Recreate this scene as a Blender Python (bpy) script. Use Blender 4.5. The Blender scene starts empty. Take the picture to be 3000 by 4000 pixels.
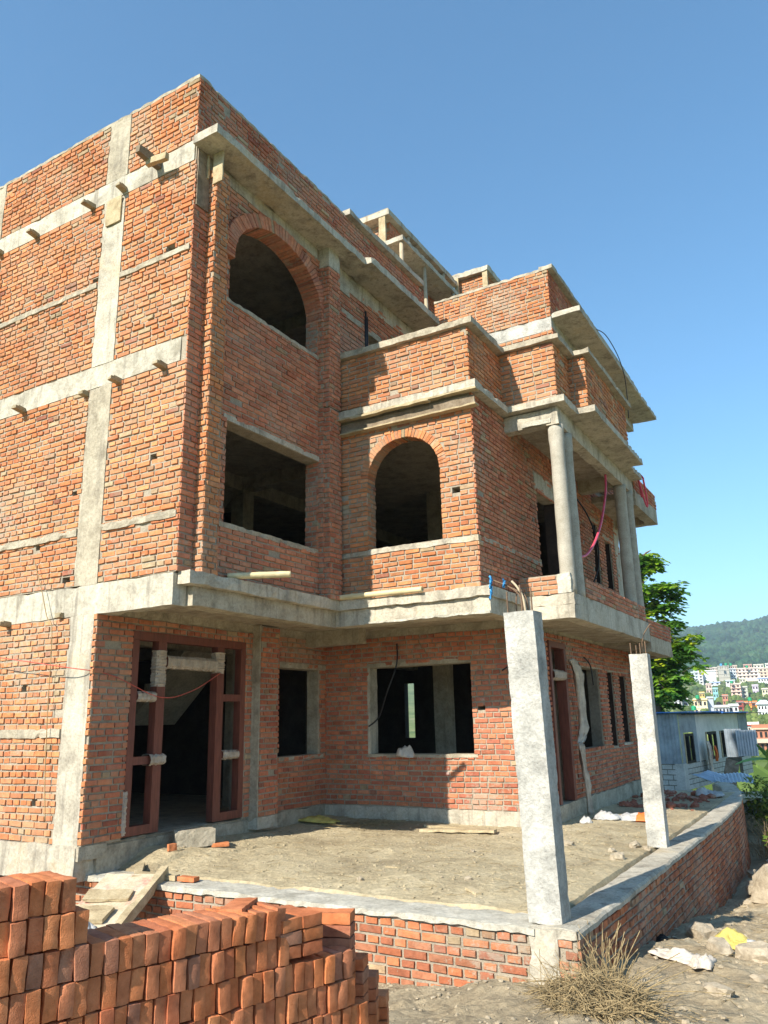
import bpy, bmesh, math, random
import numpy as np
from mathutils import Vector, Matrix, noise
R = random.Random(7)
C = bpy.context.scene.collection
rad = math.radians

# ------------------------------------------------------------------ materials
def newmat(name):
    m = bpy.data.materials.new(name); m.use_nodes = True
    nt = m.node_tree
    b = nt.nodes['Principled BSDF']
    return m, nt, b
def N(nt, typ, **kw):
    n = nt.nodes.new(typ)
    for k, v in kw.items():
        if k.startswith('i_'):
            key = k[2:]
            n.inputs[int(key) if key.isdigit() else key].default_value = v
        else: setattr(n, k, v)
    return n
def coords(nt):
    return N(nt, 'ShaderNodeTexCoord').outputs['Object']
def geo_pos(nt):
    return N(nt, 'ShaderNodeNewGeometry').outputs['Position']
def noise_n(nt, vec, scale, detail=4, rough=.55, dist=0):
    n = N(nt, 'ShaderNodeTexNoise'); n.inputs['Scale'].default_value = scale
    n.inputs['Detail'].default_value = detail; n.inputs['Roughness'].default_value = rough
    n.inputs['Distortion'].default_value = dist
    nt.links.new(vec, n.inputs['Vector']); return n.outputs['Fac']
def ramp(nt, fac, stops):
    r = N(nt, 'ShaderNodeValToRGB'); e = r.color_ramp.elements
    while len(e) < len(stops): e.new(.5)
    for el, (p, c) in zip(e, stops):
        el.position = p; el.color = (*c, 1) if len(c) == 3 else c
    nt.links.new(fac, r.inputs['Fac']); return r.outputs['Color']
def mix(nt, a, b, fac, mode='MIX'):
    m = N(nt, 'ShaderNodeMix', data_type='RGBA', blend_type=mode)
    for s, v in ((m.inputs['A'], a), (m.inputs['B'], b), (m.inputs['Factor'], fac)):
        if hasattr(v, 'links'): nt.links.new(v, s)
        elif isinstance(v, tuple): s.default_value = (*v, 1) if len(v) == 3 else v
        else: s.default_value = v
    return m.outputs['Result']
def bump(nt, b, hs, strength=.5, dist=.01):
    n = N(nt, 'ShaderNodeBump'); n.inputs['Strength'].default_value = strength; n.inputs['Distance'].default_value = dist
    nt.links.new(hs, n.inputs['Height']); nt.links.new(n.outputs['Normal'], b.inputs['Normal'])
def vscale(nt, vec, s):
    m = N(nt, 'ShaderNodeMapping'); m.inputs['Scale'].default_value = s
    nt.links.new(vec, m.inputs['Vector']); return m.outputs['Vector']
def add(nt, a, b, op='ADD'):
    m = N(nt, 'ShaderNodeMath', operation=op)
    for s, v in ((m.inputs[0], a), (m.inputs[1], b)):
        if hasattr(v, 'links'): nt.links.new(v, s)
        else: s.default_value = v
    return m.outputs[0]

def mat_brick(name, stain=.35, stainc=(.36, .31, .22), white=0.0):
    m, nt, b = newmat(name)
    p = geo_pos(nt)
    at = N(nt, 'ShaderNodeAttribute', attribute_name='tint').outputs['Color']
    n1 = noise_n(nt, p, 14, 6, .65)
    c = mix(nt, at, ramp(nt, n1, [(.3, (.72, .69, .66)), (.7, (1.18, 1.15, 1.12))]), 1, 'MULTIPLY')
    c = mix(nt, c, ramp(nt, noise_n(nt, p, .55, 5, .65), [(.3, (.84, .82, .80)), (.5, (1.03, 1.03, 1.03)), (.7, (1.17, 1.17, 1.13))]), 1, 'MULTIPLY')
    n2 = noise_n(nt, p, 1.1, 6, .7, .4)
    f = ramp(nt, n2, [(.48, (0, 0, 0)), (.72, (stain, stain, stain))])
    c = mix(nt, c, stainc, f)
    n3 = noise_n(nt, p, 30, 4, .7)
    f3 = ramp(nt, n3, [(.62, (0, 0, 0)), (.76, (.35, .35, .35))])
    c = mix(nt, c, (.36, .29, .21), f3)
    sm = add(nt, noise_n(nt, p, 11, 5, .75), add(nt, noise_n(nt, p, .7, 3), .9, 'MULTIPLY'))
    c = mix(nt, c, (.38, .325, .245), ramp(nt, add(nt, sm, .5, 'MULTIPLY'), [(.525, (0, 0, 0)), (.575, (.6, .6, .6))]))
    if white:
        n4 = noise_n(nt, p, 5.5, 5, .75)
        c = mix(nt, c, (.5, .45, .4), ramp(nt, n4, [(.60, (0, 0, 0)), (.70, (white, white, white))]))
    nt.links.new(c, b.inputs['Base Color']); b.inputs['Roughness'].default_value = .92
    b.inputs['Specular IOR Level'].default_value = .2
    h = add(nt, noise_n(nt, p, 45, 6, .7), add(nt, noise_n(nt, p, 160, 3), .4, 'MULTIPLY'))
    bump(nt, b, h, .75, .012)
    return m
def mat_rough(name, base, dark, light, scale=3, pit=40, bumpd=.012, streak=0, rough=.92, bs=.6, stain=None):
    m, nt, b = newmat(name)
    p = geo_pos(nt)
    n1 = noise_n(nt, p, scale, 8, .68, .3)
    c = ramp(nt, n1, [(.28, dark), (.5, base), (.74, light)])
    n2 = noise_n(nt, p, pit, 6, .7)
    c = mix(nt, c, ramp(nt, n2, [(.3, (.62, .61, .6)), (.55, (1, 1, 1)), (.8, (1.18, 1.17, 1.15))]), .75, 'MULTIPLY')
    if streak:
        n3 = noise_n(nt, vscale(nt, p, (9, 9, .7)), 1.0, 5, .6)
        c = mix(nt, c, (.16, .14, .115), ramp(nt, n3, [(.53, (0, 0, 0)), (.75, (streak, streak, streak))]))
    if stain:
        n4 = noise_n(nt, p, stain[1], 5, .7)
        c = mix(nt, c, stain[0], ramp(nt, n4, [(stain[2], (0, 0, 0)), (stain[2] + .12, (stain[3],) * 3)]))
    vp = N(nt, 'ShaderNodeTexVoronoi'); vp.inputs['Scale'].default_value = 26; nt.links.new(p, vp.inputs['Vector'])
    pm = ramp(nt, vp.outputs['Distance'], [(.10, (.55, .55, .55)), (.17, (0, 0, 0))])
    c = mix(nt, c, tuple(x * .35 for x in dark), add(nt, pm, ramp(nt, noise_n(nt, p, 3.1, 3), [(.5, (0, 0, 0)), (.6, (1, 1, 1))]), 'MULTIPLY'))
    nt.links.new(c, b.inputs['Base Color']); b.inputs['Roughness'].default_value = rough
    b.inputs['Specular IOR Level'].default_value = .2
    vor = N(nt, 'ShaderNodeTexVoronoi'); vor.inputs['Scale'].default_value = pit * .6; nt.links.new(p, vor.inputs['Vector'])
    h = add(nt, noise_n(nt, p, pit, 8, .75), add(nt, vor.outputs['Distance'], .25, 'MULTIPLY'))
    bump(nt, b, h, bs, bumpd)
    return m
def mat_plain(name, col, rough=.6, var=.25, scale=8, metal=0, bs=.2, bd=.01, spec=.3, trans=0, stretch=(1, 1, 1)):
    m, nt, b = newmat(name)
    p = vscale(nt, coords(nt), stretch)
    n = noise_n(nt, p, scale, 6, .65)
    lo = tuple(x * (1 - var) for x in col); hi = tuple(min(1, x * (1 + var)) for x in col)
    c = ramp(nt, n, [(.3, lo), (.7, hi)])
    nt.links.new(c, b.inputs['Base Color']); b.inputs['Roughness'].default_value = rough
    b.inputs['Metallic'].default_value = metal; b.inputs['Specular IOR Level'].default_value = spec
    if trans: b.inputs['Transmission Weight'].default_value = trans
    bump(nt, b, noise_n(nt, p, scale * 5, 4), bs, bd)
    return m
def mat_leaf(name, c1, c2, c3, scale=1.2):
    m, nt, b = newmat(name)
    p = geo_pos(nt)
    at = N(nt, 'ShaderNodeAttribute', attribute_name='tint').outputs['Color']
    n = noise_n(nt, p, scale, 3)
    c = ramp(nt, n, [(.35, c1), (.5, c2), (.68, c3)])
    c = mix(nt, c, at, 1, 'MULTIPLY')
    tr = N(nt, 'ShaderNodeBsdfTranslucent'); ms = N(nt, 'ShaderNodeMixShader'); ms.inputs[0].default_value = .35
    nt.links.new(c, b.inputs['Base Color']); nt.links.new(c, tr.inputs['Color'])
    b.inputs['Roughness'].default_value = .55; b.inputs['Specular IOR Level'].default_value = .25
    out = nt.nodes['Material Output']
    nt.links.new(b.outputs[0], ms.inputs[1]); nt.links.new(tr.outputs[0], ms.inputs[2]); nt.links.new(ms.outputs[0], out.inputs['Surface'])
    return m

M = {}
M['brick'] = mat_brick('fired_brick', .55)
M['brick_f'] = mat_brick('fired_brick_pinkish', .5, (.38, .31, .235))
M['brick_w'] = mat_brick('fired_brick_efflorescence', .2, (.3, .22, .18), .75)
M['mortar'] = mat_rough('mortar', (.375, .32, .24), (.25, .21, .155), (.46, .405, .315), 4, 55, .015, 0, bs=.8)
M['concrete'] = mat_rough('raw_concrete', (.49, .44, .345), (.26, .228, .175), (.63, .575, .46), 2.6, 30, .016, .85, bs=.8, stain=((.40, .29, .15), 1.3, .56, .5))
M['beam'] = mat_rough('stained_beam_concrete', (.50, .455, .36), (.25, .222, .17), (.66, .61, .49), 1.8, 26, .016, .8, bs=.8, stain=((.27, .235, .17), 5, .56, .65))
M['concrete_d'] = mat_rough('weathered_concrete', (.42, .365, .27), (.23, .195, .14), (.55, .485, .37), 3.4, 28, .018, .6, bs=.8)
M['concrete_l'] = mat_rough('pale_concrete', (.50, .465, .38), (.30, .275, .215), (.62, .585, .49), 3.4, 24, .018, .2, bs=.8)
M['pillar'] = mat_rough('trowelled_concrete', (.48, .46, .405), (.25, .245, .22), (.68, .665, .61), 3.2, 34, .02, .1, bs=.9)
M['column'] = mat_rough('smooth_column_concrete', (.40, .365, .295), (.30, .27, .21), (.50, .46, .38), 4, 60, .004, .25, bs=.4)
M['shade_plaster'] = mat_rough('shade_toned_plaster', (.07, .058, .045), (.045, .037, .03), (.10, .085, .065), 3, 20, .006)  # far darker than bare brick: indoor shade is put into the colour
M['dirt'] = mat_rough('dry_dirt', (.50, .41, .255), (.36, .29, .18), (.60, .51, .34), 1.6, 22, .03, 0, 1, 1.0, stain=((.28, .22, .135), .5, .5, .6))
M['dirt2'] = mat_rough('grey_dirt', (.42, .335, .215), (.24, .185, .115), (.55, .455, .305), 1.3, 18, .035, 0, 1, 1.0)
M['wood'] = mat_rough('weathered_wood', (.44, .35, .21), (.28, .21, .12), (.56, .47, .31), 5, 45, .004)
M['wood_d'] = mat_rough('dark_board', (.22, .17, .115), (.12, .09, .06), (.33, .27, .2), 5, 35, .005, .4)
M['stub'] = mat_rough('old_stub_wood', (.33, .27, .17), (.2, .16, .10), (.42, .35, .24), 5, 40, .005)
M['bamboo'] = mat_plain('bamboo', (.62, .51, .29), .45, .22, 3, 0, .2, .004, .4, 0, (1, 6, 6))
M['prop'] = mat_plain('bare_pole_wood', (.42, .34, .23), .8, .25, 4, 0, .3, .004, .2)
M['frame'] = mat_plain('reddish_brown_timber', (.16, .05, .032), .5, .35, 6, 0, .3, .004, .4, 0, (4, 4, .6))
M['plastic'] = mat_plain('dusty_plastic_wrap', (.44, .36, .28), .5, .3, 10, 0, .8, .02, .4)
M['netting'] = mat_plain('pale_torn_netting', (.55, .49, .40), .8, .25, 7, 0, .8, .02, .2)
M['rebar'] = mat_plain('rusty_steel', (.17, .11, .07), .7, .4, 30, .3)
M['cable'] = mat_plain('black_conduit', (.018, .018, .02), .4, .2, 5)
M['hose'] = mat_plain('pink_hose', (.62, .075, .12), .4, .15, 5)
M['blue_s'] = mat_plain('blue_strip', (.06, .33, .68), .5, .2, 20)
M['rope'] = mat_plain('jute_rope', (.30, .21, .10), .9, .3, 30)
M['red_s'] = mat_plain('red_string', (.5, .1, .07), .8, .2, 10)
M['yellow'] = mat_plain('yellow_sack', (.58, .46, .12), .7, .35, 7, 0, .6, .02)
M['white_s'] = mat_plain('white_woven_sack', (.44, .43, .41), .7, .2, 12, 0, .6, .02)
M['orange_s'] = mat_plain('orange_print', (.75, .17, .04), .6, .2, 12)
M['rag'] = mat_plain('beige_rag', (.58, .50, .41), .85, .25, 12, 0, .6, .02)
M['pebble'] = mat_rough('earthy_pebbles', (.38, .31, .21), (.26, .21, .14), (.47, .39, .28), 9, 25, .01)
M['stone'] = mat_rough('field_stone', (.40, .33, .235), (.25, .20, .135), (.52, .45, .33), 6, 25, .02)
M['straw'] = mat_plain('dry_straw', (.29, .215, .11), .85, .6, 18)
M['block'] = mat_rough('cement_block', (.52, .50, .45), (.38, .365, .325), (.62, .60, .55), 3, 30, .008)
M['redpaint'] = mat_rough('plywood_red_stain', (.56, .46, .32), (.45, .35, .22), (.66, .56, .42), 4, 40, .004, stain=((.55, .10, .10), 2.2, .54, .6))
M['zinc'] = mat_plain('zinc_sheet', (.27, .31, .34), .5, .3, 2, .25, .1)
M['zinc_l'] = mat_plain('bright_zinc_sheet', (.42, .47, .52), .45, .25, 2, .25)
M['blue_r'] = mat_plain('blue_roof_sheet', (.045, .19, .55), .5, .3, 2)
M['whitewall'] = mat_plain('dirty_white_panel', (.64, .62, .57), .85, .2, 1.5)
M['reveal'] = mat_rough('grey_render', (.20, .185, .15), (.14, .13, .105), (.25, .23, .19), 3, 20, .004)
M['jamb_shade'] = mat_rough('shade_painted_reveal', (.045, .03, .024), (.025, .018, .015), (.07, .045, .035), 6, 30, .008)  # near-black colour stands for the shade on brick jambs
M['dark'] = mat_plain('dark_frame', (.015, .014, .013), .7, .2, 5)
M['bark'] = mat_rough('tree_bark', (.15, .11, .07), (.08, .06, .04), (.25, .2, .14), 6, 20, .03)
M['leaf'] = mat_leaf('leaf_green', (.07, .17, .025), (.15, .30, .03), (.34, .40, .04), .8)
M['leaf2'] = mat_leaf('shrub_green', (.07, .13, .025), (.15, .22, .035), (.27, .31, .06), 2)
M['banana'] = mat_plain('banana_leaf', (.17, .32, .06), .45, .3, 3)
M['forest'] = mat_leaf('forest_green', (.03, .085, .035), (.05, .12, .045), (.08, .16, .06), .02)
M['scrub'] = mat_leaf('scrub_green', (.09, .15, .03), (.15, .22, .045), (.25, .29, .08), .05)
M['green'] = mat_plain('green_tank', (.015, .30, .12), .4, .1, 5)

def mat_pile():
    m, nt, b = newmat('fresh_orange_brick')
    oi = N(nt, 'ShaderNodeObjectInfo'); p = geo_pos(nt)
    base = ramp(nt, oi.outputs['Random'], [(0, (.54, .17, .065)), (.2, (.64, .22, .08)), (.4, (.46, .17, .085)), (.55, (.58, .19, .07)), (.72, (.44, .13, .06)), (.86, (.66, .25, .10)), (.93, (.36, .13, .075)), (1, (.40, .21, .13))])
    n1 = noise_n(nt, p, 16, 6, .65)
    c = mix(nt, base, ramp(nt, n1, [(.3, (.68, .65, .62)), (.7, (1.2, 1.2, 1.2))]), 1, 'MULTIPLY')
    n2 = noise_n(nt, p, 4, 6, .7)
    c = mix(nt, c, (.44, .22, .12), ramp(nt, n2, [(.46, (0, 0, 0)), (.75, (.45, .45, .45))]))
    n3 = noise_n(nt, p, 60, 4, .7)
    c = mix(nt, c, (.15, .07, .045), ramp(nt, n3, [(.62, (0, 0, 0)), (.75, (.5, .5, .5))]))
    nt.links.new(c, b.inputs['Base Color']); b.inputs['Roughness'].default_value = .9; b.inputs['Specular IOR Level'].default_value = .2
    bump(nt, b, add(nt, noise_n(nt, p, 60, 6, .7), noise_n(nt, p, 220, 3)), .55, .006)
    return m
M['pile'] = mat_pile()

# ------------------------------------------------------------------ mesh helpers
class MB:
    def __init__(s): s.v = []; s.f = []; s.m = []; s.t = []
    def add(s, vs, fs, mi=0, tint=(1, 1, 1)):
        o = len(s.v); s.v.extend([tuple(x) for x in vs])
        for f in fs:
            s.f.append(tuple(i + o for i in f)); s.m.append(mi); s.t.append(tint)
    def build(s, name, mats, parent=None, smooth=False, loc=None):
        me = bpy.data.meshes.new(name)
        vs = s.v
        if loc is not None: vs = [(a - loc[0], b - loc[1], c - loc[2]) for a, b, c in vs]
        me.from_pydata(vs, [], s.f)
        for m in (mats if isinstance(mats, (list, tuple)) else [mats]): me.materials.append(M[m] if isinstance(m, str) else m)
        me.polygons.foreach_set('material_index', s.m)
        if any(t != (1, 1, 1) for t in s.t) or any(mm and mm.name.startswith(('fired', 'leaf', 'shrub', 'forest', 'scrub')) for mm in me.materials):
            a = me.attributes.new('tint', 'FLOAT_COLOR', 'FACE')
            a.data.foreach_set('color', [x for t in s.t for x in (*t, 1)])
        if smooth: me.polygons.foreach_set('use_smooth', [True] * len(me.polygons))
        me.update()
        o = bpy.data.objects.new(name, me); C.objects.link(o)
        if loc is not None: o.location = loc
        if parent: o.parent = parent
        return o
def tag(o, label=None, cat=None, group=None, kind=None):
    if label: o['label'] = label
    if cat: o['category'] = cat
    if group: o['group'] = group
    if kind: o['kind'] = kind
    return o
def empty(name, loc, label, cat, group=None):
    o = bpy.data.objects.new(name, None); C.objects.link(o); o.location = loc; o.empty_display_size = .2
    return tag(o, label, cat, group)
def part(o, root):   # parent keeping world position (root has only a location)
    o.parent = root; o.location = Vector(o.location) - Vector(root.location); return o

def rough_box(mb, x0, x1, y0, y1, z0, z1, seg=.16, j=.006, mi=0, rot=None, freq=5, chip=.026):
    ctr = Vector(((x0 + x1) / 2, (y0 + y1) / 2, (z0 + z1) / 2)); hm_ = min(x1 - x0, y1 - y0, z1 - z0) * .5
    nx = max(1, min(90, round((x1 - x0) / seg))); ny = max(1, min(90, round((y1 - y0) / seg))); nz = max(1, min(90, round((z1 - z0) / seg)))
    idx = {}; vs = []
    def vid(i, k, l):
        key = (i, k, l)
        if key not in idx:
            p = Vector((x0 + (x1 - x0) * i / nx, y0 + (y1 - y0) * k / ny, z0 + (z1 - z0) * l / nz))
            if j: p = p + noise.noise_vector(p * freq) * j + noise.noise_vector(p * freq * 4.3) * j * .6
            bd = [i in (0, nx), k in (0, ny), l in (0, nz)]
            if j and sum(bd) >= 2 and seg < .2:
                e = noise.noise(p * 11 + Vector((3.1, 7.7, 1.3)))
                if e > .12:
                    pull = min((e - .12) * chip * 1.6, hm_ * .4)
                    for ax_ in range(3):
                        if bd[ax_]: p[ax_] += pull * (1 if ctr[ax_] > p[ax_] else -1)
            if rot: p = rot @ p
            idx[key] = len(vs); vs.append(p)
        return idx[key]
    fs = []
    for i in range(nx):
        for k in range(ny):
            fs.append((vid(i, k, 0), vid(i, k + 1, 0), vid(i + 1, k + 1, 0), vid(i + 1, k, 0)))
            fs.append((vid(i, k, nz), vid(i + 1, k, nz), vid(i + 1, k + 1, nz), vid(i, k + 1, nz)))
    for i in range(nx):
        for l in range(nz):
            fs.append((vid(i, 0, l), vid(i + 1, 0, l), vid(i + 1, 0, l + 1), vid(i, 0, l + 1)))
            fs.append((vid(i, ny, l), vid(i, ny, l + 1), vid(i + 1, ny, l + 1), vid(i + 1, ny, l)))
    for k in range(ny):
        for l in range(nz):
            fs.append((vid(0, k, l), vid(0, k, l + 1), vid(0, k + 1, l + 1), vid(0, k + 1, l)))
            fs.append((vid(nx, k, l), vid(nx, k + 1, l), vid(nx, k + 1, l + 1), vid(nx, k, l + 1)))
    mb.add(vs, fs, mi)
def box_obj(name, mat, parent, *b, seg=.16, j=.006, rot=None, smooth=False):
    mb = MB(); rough_box(mb, *b, seg=seg, j=j, rot=rot); return mb.build(name, mat, parent, smooth)
def tube(mb, pts, r, n=8, mi=0, r1=None, cap=True, tint=(1, 1, 1)):
    pts = [Vector(p) for p in pts]; vs = []; fs = []
    up = Vector((0, 0, 1)); L = len(pts)
    for i, p in enumerate(pts):
        d = (pts[min(i + 1, L - 1)] - pts[max(i - 1, 0)]).normalized()
        a = d.cross(up if abs(d.z) < .95 else Vector((1, 0, 0))).normalized(); b = d.cross(a)
        rr = r if r1 is None else r + (r1 - r) * i / max(1, L - 1)
        for k in range(n):
            t = 2 * math.pi * k / n; vs.append(p + a * math.cos(t) * rr + b * math.sin(t) * rr)
    for i in range(L - 1):
        for k in range(n):
            fs.append((i * n + k, i * n + (k + 1) % n, (i + 1) * n + (k + 1) % n, (i + 1) * n + k))
    if cap: fs.append(tuple(range(n))[::-1]); fs.append(tuple((L - 1) * n + k for k in range(n)))
    mb.add(vs, fs, mi, tint)
def tube_obj(name, mat, pts, r, parent=None, n=8, r1=None, smooth=True, loc=None):
    mb = MB(); tube(mb, pts, r, n, 0, r1); return mb.build(name, mat, parent, smooth, loc)
def smoothpts(pts, k=6):
    P = [Vector(p) for p in pts]; out = []
    for i in range(len(P) - 1):
        p0, p1, p2, p3 = P[max(i - 1, 0)], P[i], P[i + 1], P[min(i + 2, len(P) - 1)]
        for q in range(k):
            t = q / k
            out.append(.5 * ((2 * p1) + (p2 - p0) * t + (2 * p0 - 5 * p1 + 4 * p2 - p3) * t * t + (3 * p1 - p0 - 3 * p2 + p3) * t ** 3))
    out.append(P[-1]); return out

# ------------------------------------------------------------------ brickwork
PAL = [(.53, .215, .09), (.50, .195, .08), (.48, .18, .075), (.45, .165, .075), (.52, .23, .10), (.45, .20, .095), (.50, .235, .115), (.47, .20, .10)]
PALF = [(.48, .185, .105), (.51, .205, .11), (.45, .165, .095), (.47, .205, .12), (.42, .155, .09), (.52, .22, .125)]
PALG = [(.46, .16, .085), (.42, .14, .075), (.48, .18, .09), (.38, .125, .075), (.45, .19, .105)]
PALJ = [(.10, .035, .025), (.08, .03, .022), (.12, .045, .03)]
def tint_of(rng, pal, grey=.08):
    c = rng.choice(pal); k = rng.uniform(.90, 1.22)
    if rng.random() < grey * .6: c = rng.choice([(.36, .27, .165), (.33, .19, .11), (.40, .28, .17), (.30, .12, .075)])
    return tuple(x * k for x in c)
def cap(mb, q, T, n0, p, tint, mi=1, ch=.005, rng=R, jit=.0025):
    """one brick: quad q of (u,z), T(u,z,n)->3D, from depth n0 to protrusion p with a chamfer"""
    cu = sum(a for a, _ in q) / 4; cz = sum(b for _, b in q) / 4
    q = [(a + rng.uniform(-jit, jit), b + rng.uniform(-jit, jit)) for a, b in q]
    tl = [rng.uniform(-.003, .003) for _ in range(4)]
    ins = []
    for a, b in q:
        da, db = cu - a, cz - b
        ins.append((a + math.copysign(min(ch, abs(da) * .4), da), b + math.copysign(min(ch, abs(db) * .4), db)))
    vs = [T(a, b, n0) for a, b in q] + [T(a, b, p - ch + t) for (a, b), t in zip(q, tl)] + [T(a, b, p + t) for (a, b), t in zip(ins, tl)]
    fs = [(8, 9, 10, 11)]
    for i in range(4):
        k = (i + 1) % 4
        fs.append((i, k, 4 + k, 4 + i)); fs.append((4 + i, 4 + k, 8 + k, 8 + i))
    mb.add(vs, fs, mi, tint)
def subtract(iv, blk):
    out = [iv]
    for a, b in blk:
        nx = []
        for s, e in out:
            if b <= s or a >= e: nx.append((s, e)); continue
            if a > s: nx.append((s, a))
            if b < e: nx.append((b, e))
        out = nx
    return out
def arch_pts(h):
    _, uc, a, zs, zt, z0 = h
    n = 22; pts = [(uc - a, z0), (uc + a, z0)]
    for i in range(n + 1):
        t = math.pi * i / n; pts.append((uc + a * math.cos(t), zs + (zt - zs) * math.sin(t)))
    return pts
def bricks(mb, T, u0, u1, z0, z1, holes, bond='english', course=.079, pal=PAL, grey=.08, prot=.0165, seed=1, off=0, joint=.022, hd=.112, st=.226, miss=.004, mi=1, ext=.008, skip=()):
    rng = random.Random(seed)
    n = max(1, round((z1 - z0) / course)); ch = (z1 - z0) / n
    ph = rng.uniform(0, 6)
    for i in range(n):
        za = z0 + i * ch + joint * .5; zb = za + ch - joint
        zm = (za + zb) / 2
        blk = list(skip)
        for h in holes:
            if h[0] == 'r':
                if h[3] - ch * .5 < zm < h[4] + ch * .5 - .01 and not (zb < h[3] + .02 or za > h[4] - .02): blk.append((h[1], h[2]))
            elif h[0] == 'a':
                _, uc, a, zs, zt, zb0 = h[:6]; ring = h[6]
                if zb0 - .03 < zm <= zs: blk.append((uc - a, uc + a))
                elif zs < zm < zt + ring:
                    w = (a + ring) * math.sqrt(max(0, 1 - ((zm - zs) / (zt - zs + ring)) ** 2)); blk.append((uc - w, uc + w))
        if bond == 'stretch': lens = [st]; o = (i % 2) * .5 * st
        elif bond == 'flemish': lens = [st, hd]; o = (i % 2) * .65 * st
        else:
            lens = [hd] if i % 2 else [st]; o = (0 if i % 2 else .25 * st) + (.5 * st if i % 4 == 2 else 0)
        u = u0 - ext - o - rng.uniform(0, .04) + off; k = 0
        while u < u1 + ext:
            l = lens[k % len(lens)] + rng.uniform(-.008, .008); k += 1
            if bond == 'english' and rng.random() < .05: l = hd if l > .2 else st
            a, b = max(u, u0 - ext), min(u + l, u1 + ext); u += l + joint + rng.uniform(-.005, .006)
            if b - a < .03: continue
            for s, e in subtract((a, b), blk):
                if e - s < .03: continue
                if rng.random() < miss: continue
                dz = .0065 * math.sin(ph + s * 1.9 + i * .37) + rng.uniform(-.003, .003)
                dz2 = .0065 * math.sin(ph + e * 1.9 + i * .37) + rng.uniform(-.003, .003)
                hz = rng.uniform(-.004, .003)
                cap(mb, [(s, za + dz), (e, za + dz2), (e, zb + dz2 + hz), (s, zb + dz + hz)], T, -.006, max(.004, rng.gauss(prot, .004)), tint_of(rng, pal, grey), mi, rng.uniform(.002, .0045), rng)
def make_T(O, ud, nd):
    def T(u, z, n): return (O[0] + ud[0] * u + nd[0] * n, O[1] + ud[1] * u + nd[1] * n, z)
    return T
def solid(mb, T, u0, u1, z0, z1, holes, t, mi=0):
    bx = [(h[1], h[2], h[3], h[4]) if h[0] == 'r' else (h[1] - h[2], h[1] + h[2], h[5], h[4]) for h in holes]
    us = sorted({u0, u1, *[max(u0, min(u1, v)) for b in bx for v in b[:2]]}); zs = sorted({z0, z1, *[max(z0, min(z1, v)) for b in bx for v in b[2:]]})
    def fb(q):
        mb.add([T(a, b, 0) for a, b in q] + [T(a, b, -t) for a, b in q], [(0, 1, 2, 3), (7, 6, 5, 4)], mi)
    for a, b in zip(us, us[1:]):
        for c, d in zip(zs, zs[1:]):
            m, n = (a + b) / 2, (c + d) / 2
            if not any(x[0] < m < x[1] and x[2] < n < x[3] for x in bx): fb([(a, c), (b, c), (b, d), (a, d)])
    loops = [[(u0, z0), (u1, z0), (u1, z1), (u0, z1)]]
    for h, b in zip(holes, bx):
        if h[0] == 'r': loops.append([(b[0], b[2]), (b[1], b[2]), (b[1], b[3]), (b[0], b[3])]); continue
        loops.append(arch_pts(h[:6])); arc = arch_pts(h[:6])[2:]
        for p, q in zip(arc, arc[1:]): fb([q, p, (p[0], b[3] + .001), (q[0], b[3] + .001)])
    for l in loops:
        n = len(l); mb.add([T(a, b, 0) for a, b in l] + [T(a, b, -t) for a, b in l], [(i, (i + 1) % n, n + (i + 1) % n, n + i) for i in range(n)], mi)
def wall(parent, O, ud, nd, u0, u1, z0, z1, holes=(), t=.23, brickmat='brick', jambs=(), name='brick_wall', bz=None, **kw):
    mb = MB(); T = make_T(O, ud, nd)
    solid(mb, T, u0 + .004, u1 - .004, z0, z1, holes, t)
    bz0, bz1 = bz or (z0, z1)
    kw.setdefault('seed', int(abs(u0 * 131 + z0 * 17 + O[0] * 7 + O[1] * 3) * 10) + 3)
    bricks(mb, T, u0, u1, bz0, bz1, list(holes), **kw)
    kj = {k: v for k, v in kw.items() if k in ('course', 'pal', 'grey')}
    for (u, za, zb, sgn) in jambs:   # brick face on a reveal
        ju = (-nd[0], -nd[1]); jn = (ud[0] * sgn, ud[1] * sgn)
        JO = (O[0] + ud[0] * u, O[1] + ud[1] * u)
        bricks(mb, make_T(JO, ju, jn), 0, t, za, zb, [], bond='english', prot=.008, seed=int(u * 100) + 9, **kj)
    return mb.build(name, ['mortar', brickmat], parent)
def bricks_only(parent, O, ud, nd, u0, u1, z0, z1, name, brickmat='brick', **kw):
    mb = MB(); bricks(mb, make_T(O, ud, nd), u0, u1, z0, z1, [], **kw); return mb.build(name, ['mortar', brickmat], parent)
def pier_bricks(parent, x0, x1, y0, y1, z0, z1, name='brick_pier', brickmat='brick', faces='sew', **kw):
    mb = MB(); rough_box(mb, x0, x1, y0, y1, z0, z1, seg=3, j=0)
    if 's' in faces: bricks(mb, make_T((x0, y0), (1, 0), (0, -1)), 0, x1 - x0, z0, z1, [], **{**kw, 'seed': 11 + int(z0 * 9)})
    if 'e' in faces: bricks(mb, make_T((x1, y0), (0, 1), (1, 0)), 0, y1 - y0, z0, z1, [], **{**kw, 'seed': 12 + int(z0 * 9)})
    if 'n' in faces: bricks(mb, make_T((x1, y1), (-1, 0), (0, 1)), 0, x1 - x0, z0, z1, [], **{**kw, 'seed': 13 + int(z0 * 9)})
    return mb.build(name, ['mortar', brickmat], parent)
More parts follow.
